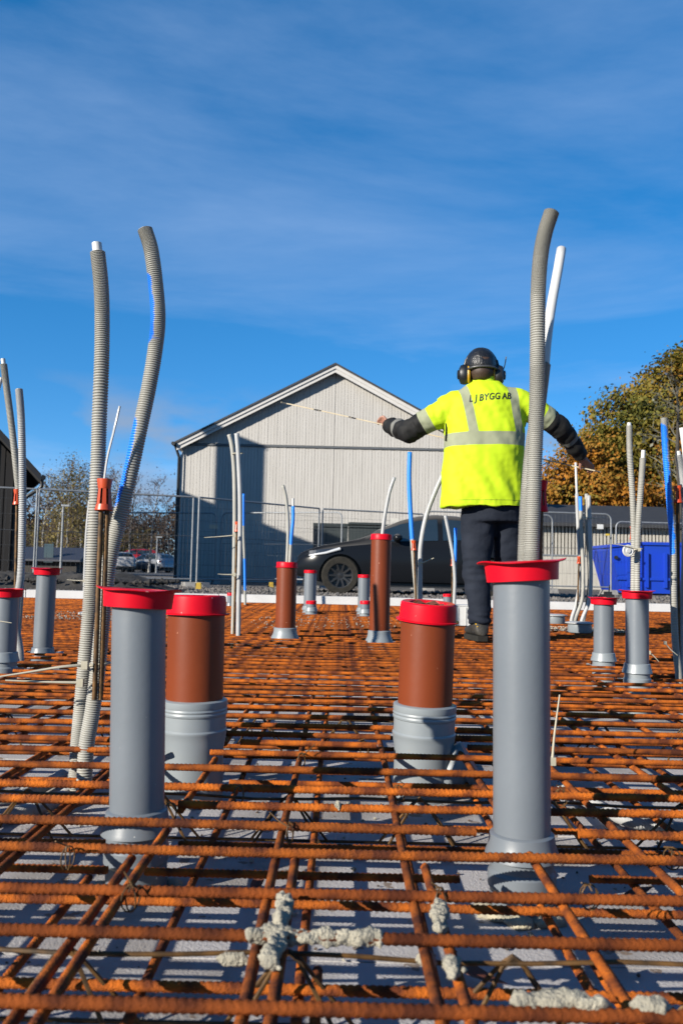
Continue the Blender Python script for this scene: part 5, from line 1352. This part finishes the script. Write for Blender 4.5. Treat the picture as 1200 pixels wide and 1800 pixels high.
def rule_at(px): 
    f = (px - 497) / (1051 - 497); return RULE0.lerp(RULE1, f)
gl = rule_at(672)
hand(AL[-1] + Vector((-.012, .012, .006)), gl + Vector((.022, -.012, .014)), Vector((0, 0, 1)), Vector((-.2, .3, -1)).normalized(), gl + Vector((.004, -.014, -.006)), Vector((.10, -.6, .78)).normalized(), .5)
gr = rule_at(1032)
hand(AR[-1] + Vector((.010, .006, -.012)), gr + Vector((-.004, -.010, .030)), Vector((.3, -.3, .2)), Vector((.1, .25, -1)).normalized(), gr + Vector((-.045, -.012, -.008)), Vector((.92, -.05, .25)).normalized(), .45)
bme = remeshed(b, .0062, 3, .4)
bo_ = mesh_obj('body', bme, SKIN, None, None, 180)
def to_person(me):
    org = root_loc(person); me.transform(Matrix.Translation(-org))
to_person(bme); bo_.parent = person; bo_.location = (0, 0, 0)
for sg in (-1, 1):
    s = MB(); s.blob(headc + Vector((sg * .03, .090, .008)), .011, 2, .0, 0); e_ = s.build('eye', WHITEP, bo_, smooth=180); e_.location = -root_loc(bo_) + root_loc(person) if False else e_.location
# ---- jacket
J = MB(); prof = [(672, 831, 876, .075, .02), (680, 820, 886, .09, .015), (690, 803, 902, .11, .01), (702, 790, 914, .13, .0), (722, 783, 921, .145, .0), (750, 781, 923, .152, 0), (790, 780, 921, .155, 0), (840, 780, 919, .156, 0), (875, 777, 920, .165, 0), (893, 776, 921, .168, 0)]
rs = []
for (py, xl, xr_, hd, dy) in prof:
    a, c = W_(xl, py, dy), W_(xr_, py, dy); rs.append(ell_ring(((a.x + c.x) / 2, WY + dy, (a.z + c.z) / 2), (c.x - a.x) / 2, hd, 32, 2.6))
J.rings(rs)
J.tube([AL[0] + Vector((.06, 0, .0)), AL[0], AL[1], AL[2], AL[3], AL[4]], [.095, .092, .084, .073, .062, .052], 20)
J.tube([AR[0] - Vector((.06, 0, .0)), AR[0], AR[1], AR[2], AR[3], AR[4]], [.095, .092, .080, .069, .058, .048], 20)
jm = remeshed(J, .0085, 7, .5)
co = np.empty(len(jm.vertices) * 3); jm.vertices.foreach_get('co', co); co = co.reshape(-1, 3)
def arm_u(p, A):
    best = (9, 0); acc = 0
    for i in range(len(A) - 1):
        a = np.array(A[i]); c = np.array(A[i + 1]); d = c - a; L = np.linalg.norm(d)
        t_ = np.clip(((p - a) @ d) / (L * L), 0 if i else -1, 1); q = a + d * t_
        ds = np.linalg.norm(p - q)
        if ds < best[0]: best = (ds, acc + t_ * L)
        acc += L
    return best
# pixel-like coordinates of every vertex on the worker plane for seams and tapes
armv = np.full(len(co), -1.0); tape = np.full(len(co), -1.0); wr = np.zeros(len(co))
A_l = [tuple(v) for v in AL]; A_r = [tuple(v) for v in AR]
x0s, x1s = W_(790, 740).x, W_(915, 740).x
z_ref = W_(850, 778).z
def strap(pt, px0, py0, px1, py1, w):
    a = W_(px0, py0); c = W_(px1, py1); t_ = (pt[:, 2] - a.z) / (c.z - a.z)
    return w / 2 - np.abs(pt[:, 0] - (a.x + (c.x - a.x) * t_))
for i, p in enumerate(co):
    for A, sgn in ((A_l, -1), (A_r, 1)):
        side = (p[0] < x0s) if sgn < 0 else (p[0] > x1s)
        if side or (abs(p[0] - (x0s if sgn < 0 else x1s)) < .04 and p[2] > W_(850, 730).z):
            ds, u = arm_u(p, A)
            if ds < .12: armv[i] = max(armv[i], u)
sl1 = strap(co, 812, 690, 826, 765, .058); sl2 = strap(co, 896, 684, 908, 765, .058)
zc_ = W_(850, 776).z + (co[:, 0] - W_(850, 776).x) * .035
band = .041 - np.abs(co[:, 2] - zc_)
up_ok = co[:, 2] > zc_
tape = np.maximum(band, np.where(up_ok, np.maximum(sl1, sl2), -1))
tape = np.where(armv > .10, -.05, tape)
# folds
vn = np.empty(len(jm.vertices) * 3); jm.vertices.foreach_get('normal', vn); vn = vn.reshape(-1, 3)
disp = np.zeros(len(co))
for i, p in enumerate(co):
    v = Vector(p)
    if armv[i] > .08:
        u = armv[i]; near_elbow = math.exp(-((u - .30) / .10) ** 2)
        disp[i] = .010 * noise.noise(Vector((u * 22 + v.z * 8, v.z * 7, v.y * 9))) + .008 * near_elbow * noise.noise(Vector((u * 48, v.z * 10, v.y * 12))) + .005 * noise.noise(v * 28)
    else:
        low = min(1, max(0, (W_(850, 770).z - v.z) / .3))
        disp[i] = .013 * noise.noise(Vector((v.x * 6 + 3, v.y * 5, v.z * 2.4))) + .011 * noise.noise(Vector((v.x * 12 + v.z * 7, v.y * 9, v.z * 7))) + low * .022 * noise.noise(Vector((v.x * 10 + v.z * 5, 1.3, v.z * 3.0))) + .0025 * noise.noise(v * 30)
        hem = abs(v.z - W_(850, 886).z)
        if hem < .018: disp[i] += .003 * noise.noise(Vector((v.x * 40, 0, 0)))
co2 = co + vn * disp[:, None]
jm.vertices.foreach_set('co', co2.reshape(-1)); jm.update()
bvh = BVHTree.FromPolygons([tuple(v) for v in co2], [tuple(p.vertices) for p in jm.polygons])
HV = bpy.data.materials.new('hi_vis_jacket'); HV.use_nodes = True; t_ = HV.node_tree; Lk = t_.links.new; bs = t_.nodes['Principled BSDF']
def attr(n):
    a = t_.nodes.new('ShaderNodeAttribute'); a.attribute_name = n; return a.outputs['Fac']
def gt(sock, v):
    n = t_.nodes.new('ShaderNodeMapRange'); Lk(sock, n.inputs[0]); n.inputs[1].default_value = v - .0015; n.inputs[2].default_value = v + .0015; return n.outputs[0]
def mixc(fac, a, c):
    n = t_.nodes.new('ShaderNodeMix'); n.data_type = 'RGBA'; Lk(fac, n.inputs['Factor'])
    for k, v in (('A', a), ('B', c)):
        if isinstance(v, tuple): n.inputs[k].default_value = (*v, 1)
        else: Lk(v, n.inputs[k])
    return n.outputs['Result']
nz = t_.nodes.new('ShaderNodeTexNoise'); nz.inputs['Scale'].default_value = 4; rp = t_.nodes.new('ShaderNodeValToRGB'); Lk(nz.outputs['Fac'], rp.inputs[0])
tcx = t_.nodes.new('ShaderNodeTexCoord'); Lk(tcx.outputs['Object'], nz.inputs['Vector'])
rp.color_ramp.elements[0].color = (.39, .53, .008, 1); rp.color_ramp.elements[1].color = (.34, .48, .008, 1)
TAPE = (.20, .215, .14)
c_ = mixc(gt(attr('tape'), 0.0), rp.outputs[0], TAPE)
au = attr('arm')
for lim, col in ((.175, TAPE), (.240, (.006, .006, .006)), (.430, (.12, .12, .11)), (.462, (.006, .006, .006))):
    c_ = mixc(gt(au, lim), c_, col)
Lk(c_, bs.inputs['Base Color']); bs.inputs['Roughness'].default_value = .75; bs.inputs['Specular IOR Level'].default_value = .25
bs.inputs['Sheen Weight'].default_value = 0
for nm, arr in (('tape', tape), ('arm', armv)):
    a = jm.attributes.new(nm, 'FLOAT', 'POINT'); a.data.foreach_set('value', arr)
to_person(jm)
jo = mesh_obj('jacket', jm, HV, person, None, 180)
# collar
s = MB(); rs = []
for k, (py, g_) in enumerate(((676, 1.0), (668, .92), (662, .93), (663, .86), (672, .84))):
    c = W_(849, py, .018); rs.append([(c.x + .088 * g_ * math.cos(a) * (1.0), c.y + .078 * g_ * math.sin(a), c.z + .012 * math.sin(a)) for a in np.linspace(0, 2 * PI, 28, endpoint=False)])
s.rings(rs, caps=False); s.build('collar', mat('hi_vis_plain', (.72, .98, .015), (.64, .9, .015), rough=.75, scale=4), jo, smooth=60)
# chest side seams, hem stitch
def drape(pts, off=.004):
    out = []
    for x, z in pts:
        h = bvh.ray_cast(Vector((x, WY - 1.5, z)), Vector((0, 1, 0)))
        out.append(Vector((x, (h[0].y if h[0] else WY - .13) - off, z)))
    return out
a = W_(790, 882); c = W_(908, 882)
s = MB(); s.tube(drape([(a.x + (c.x - a.x) * i / 30, a.z + (c.z - a.z) * i / 30) for i in range(31)], .0005), .0014, 5); s.build('hem_seam', mat('seam', (.42, .55, .01), (.36, .5, .01), rough=.8), jo)
s = MB(); pp = [W_(781, 730, -.02), W_(784, 748, -.05), W_(783, 775, -.06)]; s.tube(cat_rom(pp, 8), [.006] * 8, 6); s.build('side_panel', BLKF, jo, smooth=60)
s = MB(); pp = [W_(779, 868, -.03), W_(778, 885, -.04), W_(790, 893, -.08)]; s.tube(cat_rom(pp, 8), [.005] * 8, 6); s.build('hem_edge', BLKF, jo, smooth=60)
# lettering on the back
fc = bpy.data.curves.new('lettering', 'FONT'); fc.body = 'L J BYGG AB'; fc.size = 1.0; fc.shear = .32; fc.offset = .018; fc.space_word = .9; fc.resolution_u = 3
fo = bpy.data.objects.new('tmp_text', fc); COL.objects.link(fo); bpy.context.view_layer.update()
tm = bpy.data.meshes.new_from_object(fo.evaluated_get(bpy.context.evaluated_depsgraph_get())); bpy.data.objects.remove(fo)
bm_ = bmesh.new(); bm_.from_mesh(tm); bmesh.ops.triangulate(bm_, faces=bm_.faces[:]); bmesh.ops.subdivide_edges(bm_, edges=[e for e in bm_.edges if e.calc_length() > .12], cuts=2); bm_.to_mesh(tm); bm_.free()
tv = np.empty(len(tm.vertices) * 3); tm.vertices.foreach_get('co', tv); tv = tv.reshape(-1, 3)
lo_, hi_ = tv.min(0), tv.max(0)
pa, pb = W_(819, 713), W_(893, 706.5)
ex_ = (pb - pa); wid_ = ex_.length; hgt_ = .043
ang = math.atan2(pb.z - pa.z, pb.x - pa.x)
for v in tm.vertices:
    u = (v.co.x - lo_[0]) / (hi_[0] - lo_[0]); w = (v.co.y - 0) / .70
    x = pa.x + ex_.x * u - math.sin(ang) * w * hgt_; z = pa.z + ex_.z * u + w * hgt_ * math.cos(ang)
    h = bvh.ray_cast(Vector((x, WY - 1.5, z)), Vector((0, 1, 0)))
    v.co = Vector((x, (h[0].y if h[0] else WY - .14) - .0025, z)) - root_loc(person)
tm.update(); lo2 = mesh_obj('lettering', tm, mat('black_print', (.012, .012, .012), None, rough=.7), jo)
# ---- trousers
T = MB()
def leg(rows):
    rs = []
    for (py, xl, xr_, hd, dy) in rows:
        a, c = W_(xl, py, dy), W_(xr_, py, dy); rs.append(ell_ring(((a.x + c.x) / 2, WY + dy, (a.z + c.z) / 2), (c.x - a.x) / 2, hd, 24, 2.2))
    T.rings(rs)
leg([(880, 812, 916, .125, .0), (900, 810, 917, .13, .01), (918, 809, 917, .13, .02)])
leg([(890, 812, 866, .105, .01), (930, 809, 868, .10, .02), (965, 810, 865, .092, .02), (1000, 812, 860, .083, .01), (1040, 817, 860, .080, -.01), (1080, 823, 862, .080, -.02), (1097, 824, 863, .080, -.02)])
leg([(890, 862, 916, .105, .02), (930, 866, 917, .10, .06), (965, 868, 916, .092, .08), (1000, 870, 915, .083, .10), (1040, 874, 916, .080, .09), (1080, 878, 917, .078, .07), (1094, 879, 918, .078, .07)])
tm_ = remeshed(T, .009, 5, .5)
co = np.empty(len(tm_.vertices) * 3); tm_.vertices.foreach_get('co', co); co = co.reshape(-1, 3); vn = np.empty(len(co) * 3); tm_.vertices.foreach_get('normal', vn); vn = vn.reshape(-1, 3)
for i, p in enumerate(co):
    v = Vector(p); kn = math.exp(-((v.z - W_(840, 1005).z) / .11) ** 2); an_ = math.exp(-((v.z - W_(840, 1090).z) / .07) ** 2)
    co[i] += vn[i] * (.012 * noise.noise(Vector((v.x * 9 + v.z * 4, v.y * 6, v.z * 6))) + .005 * noise.noise(Vector((v.x * 16, v.y * 12, v.z * 20))) + kn * .016 * noise.noise(Vector((v.x * 7, v.y * 7, v.z * 30))) + an_ * .018 * noise.noise(Vector((v.x * 8, v.y * 8, v.z * 42))))
tm_.vertices.foreach_set('co', co.reshape(-1)); tm_.update(); to_person(tm_)
tr_ = mesh_obj('trousers', tm_, NAVY, person, None, 180)
s = MB(); c = W_(845, 925); s.tube(drape([(W_(819, 905).x, W_(819, 905).z), (W_(820, 925).x, W_(820, 925).z)], .0), .001, 4)
# ---- shoes with soles and socks
for nm, cx_, py, dy, yaw in (('l', 845, 1127, -.06, R(8)), ('r', 898, 1116, .03, R(-10))):
    c = W_(cx_, py, dy); c.z = .008 if nm == 'l' else .008
    s = MB(); rs = []
    for (y_, hw, h0, h1) in ((-.030, .026, .012, .075), (-.022, .040, .006, .095), (.01, .046, .004, .105), (.05, .044, .004, .10), (.09, .044, .004, .085), (.14, .050, .004, .066), (.19, .050, .006, .056), (.23, .040, .012, .048), (.25, .022, .02, .040)):
        ring = []
        for k in range(18):
            a = 2 * PI * k / 18; ca, sa = math.cos(a), math.sin(a)
            p = Vector((hw * math.copysign(abs(ca) ** .75, ca), y_, .028 + h0 + (h1 - h0) * (.5 + .5 * math.copysign(abs(sa) ** .75, sa)) - h0 * .5))
            ring.append(c + Matrix.Rotation(yaw, 3, 'Z') @ p)
        rs.append(ring)
    s.rings(rs); sh = s.build('shoe', SHOE, person, smooth=50)
    s = MB(); out_ = [(-.036, -.02), (-.03, -.034), (.03, -.034), (.042, -.015), (.046, .06), (.054, .15), (.050, .21), (.025, .258), (-.02, .258), (-.048, .21), (-.052, .15), (-.044, .06), (-.044, .0)]
    s.prism(out_, 0.0, .032, lambda a, b_, z_: c + Matrix.Rotation(yaw, 3, 'Z') @ Vector((a, b_, z_))); s.build('sole', TYRE, sh)
    s = MB(); s.tube([c + Vector((0, .015, .09)), c + Vector((0, .02, .17))], [.043, .042], 14); s.build('sock', mat('pale_sock', (.55, .55, .45), (.45, .45, .36), rough=.9, scale=30), sh, smooth=60)
    s = MB(); s.tube([c + Matrix.Rotation(yaw, 3, 'Z') @ Vector((-.030, -.024, .085)), c + Matrix.Rotation(yaw, 3, 'Z') @ Vector((-.038, .0, .118))], .006, 6); s.build('pull_tab', YELP, sh)
# ---- hair, cap, ear defenders
s = MB(); rs = []
for k in range(9):
    z_ = -.075 + .14 * k / 8
    rs.append(ell_ring((headc.x, headc.y - .006, headc.z + z_), .080 - .022 * max(0, (-z_ - .03) / .045), .101 - .03 * max(0, (-z_ - .03) / .045), 24, 2.1))
hm = MB()
for rr_ in rs: hm.v += rr_
n = 24
for i in range(8):
    for j in range(n):
        y_ = (rs[i][j][1] - headc.y)
        if y_ < .035: hm.f.append((i * n + j, i * n + (j + 1) % n, (i + 1) * n + (j + 1) % n, (i + 1) * n + j)); hm.m.append(0)
ho = hm.build('hair', HAIR, person, smooth=180)
md = ho.modifiers.new('t', 'SOLIDIFY'); md.thickness = .008
s = MB(); rs = []
for k in range(9):
    a = k / 8 * PI / 2 * .985
    rs.append(ell_ring((headc.x - .002, headc.y + .004, headc.z + .018 + .118 * math.sin(a)), .096 * math.cos(a) ** .62 + .002, .114 * math.cos(a) ** .62 + .002, 28, 2.1))
rs.insert(0, ell_ring((headc.x - .002, headc.y + .004, headc.z + .004), .094, .112, 28, 2.1))
s.rings(rs); cap_ = s.build('cap', CAPF, person, smooth=60)
cv = cap_.data
for v in cv.vertices:
    v.co += v.normal * (.007 * noise.noise((v.co + root_loc(person)) * 19))
s = MB(); s.prism([(-.07, .09), (.07, .09), (.065, .15), (.03, .178), (-.03, .178), (-.065, .15)], -.004, .004, lambda a, b_, z_: headc + Vector((a, b_, .03 + z_ - .12 * max(0, b_ - .1)))); s.build('visor', CAPF, cap_)
s = MB(); rs_ = [headc + Vector((.089 * math.cos(a), .004 + .110 * math.sin(a), .022)) for a in np.linspace(PI * 1.08, PI * 1.92, 20)]; s.tube(rs_, .005, 6); s.build('cap_band', mat('cap_print', (.10, .10, .105), (.03, .03, .03), rough=.6, scale=160, lo=.48, hi=.52), cap_)
for sg, k_ in ((-1, 1.0), (1, .92)):
    c = headc + Vector((sg * .106, -.016, -.030))
    M = Matrix.Translation(c) @ Matrix.Rotation(sg * R(90), 4, 'Y') @ Matrix.Rotation(R(10) * sg, 4, 'X')
    M = M @ Matrix.Diagonal((1.28, .95, 1, 1))
    ec = lathe_part('ear_cup', [(.046, -.020), (.050, -.010), (.051, .008), (.046, .026), (.030, .036), (0, .038)], M, MUFF, person, 24)
    lathe_part('cup_ring', [(.030, -.034), (.044, -.034), (.048, -.026), (.046, -.018), (.024, -.018)], M, YELP, ec, 24)
    lathe_part('cup_plate', [(.022, .034), (.024, .044), (.014, .048), (0, .048)], M, BLACK, ec, 18)
    s = MB(); s.tube([headc + Vector((sg * .106, -.01, -.01)), headc + Vector((sg * .108, -.012, .03)), headc + Vector((sg * .098, -.008, .07))], .007, 6); s.build('cup_arm', MUFF, ec, smooth=60)
s = MB(); s.tube(cat_rom([headc + Vector((.096, -.03, -.005)), headc + Vector((.075, -.085, .002)), headc + Vector((0, -.115, .004)), headc + Vector((-.075, -.085, .000)), headc + Vector((-.096, -.03, -.01))], 18), .0075, 8); s.build('neckband', mat('dark_grey_band', (.05, .05, .052), (.09, .09, .09), rough=.4), person, smooth=60)
s = MB(); s.tube(cat_rom([headc + Vector((-.103, -.004, .02)), headc + Vector((-.085, -.006, .085)), headc + Vector((-.035, -.008, .135)), headc + Vector((.035, -.008, .135)), headc + Vector((.085, -.006, .085)), headc + Vector((.103, -.004, .02))], 26), .0085, 8); s.build('headband', MUFF, person, smooth=60)
s = MB(); a0 = W_(884, 650, .0); s.tube(cat_rom([a0, W_(887, 640, 0), W_(889, 627, 0)], 8), .0035, 6); s.build('antenna', BLACK, person, smooth=60)

# folding rule held in both hands
t = thing('folding_rule', 'thin wooden folding rule held outstretched in both hands of the worker', 'folding rule', (RULE0 + RULE1) / 2)
WOOD = mat('rule_wood', (.85, .72, .50), (.75, .62, .42), rough=.6, scale=20)
N = 9; d = (RULE1 - RULE0); L_ = d.length; d.normalize()
for i in range(N):
    off = Vector((0, .0035 if i % 2 else -.0035, .0025 * (i % 2)))
    a = RULE0 + d * (L_ * i / N - .012) + off; c = RULE0 + d * (L_ * (i + 1) / N + .012) + off
    M = d.to_track_quat('X', 'Z').to_matrix()
    s = MB(); s.box((a + c) / 2, ((c - a).length, .0035, .0075), M); sg_ = s.build('segment', WOOD, t)
    for e in (a + d * .02, c - d * .02):
        s = MB(); s.box(e, (.034, .0045, .0080), M); s.build('joint', mat('rule_joint', (.10, .09, .08), (.14, .13, .11), rough=.4, metal=.5), sg_)
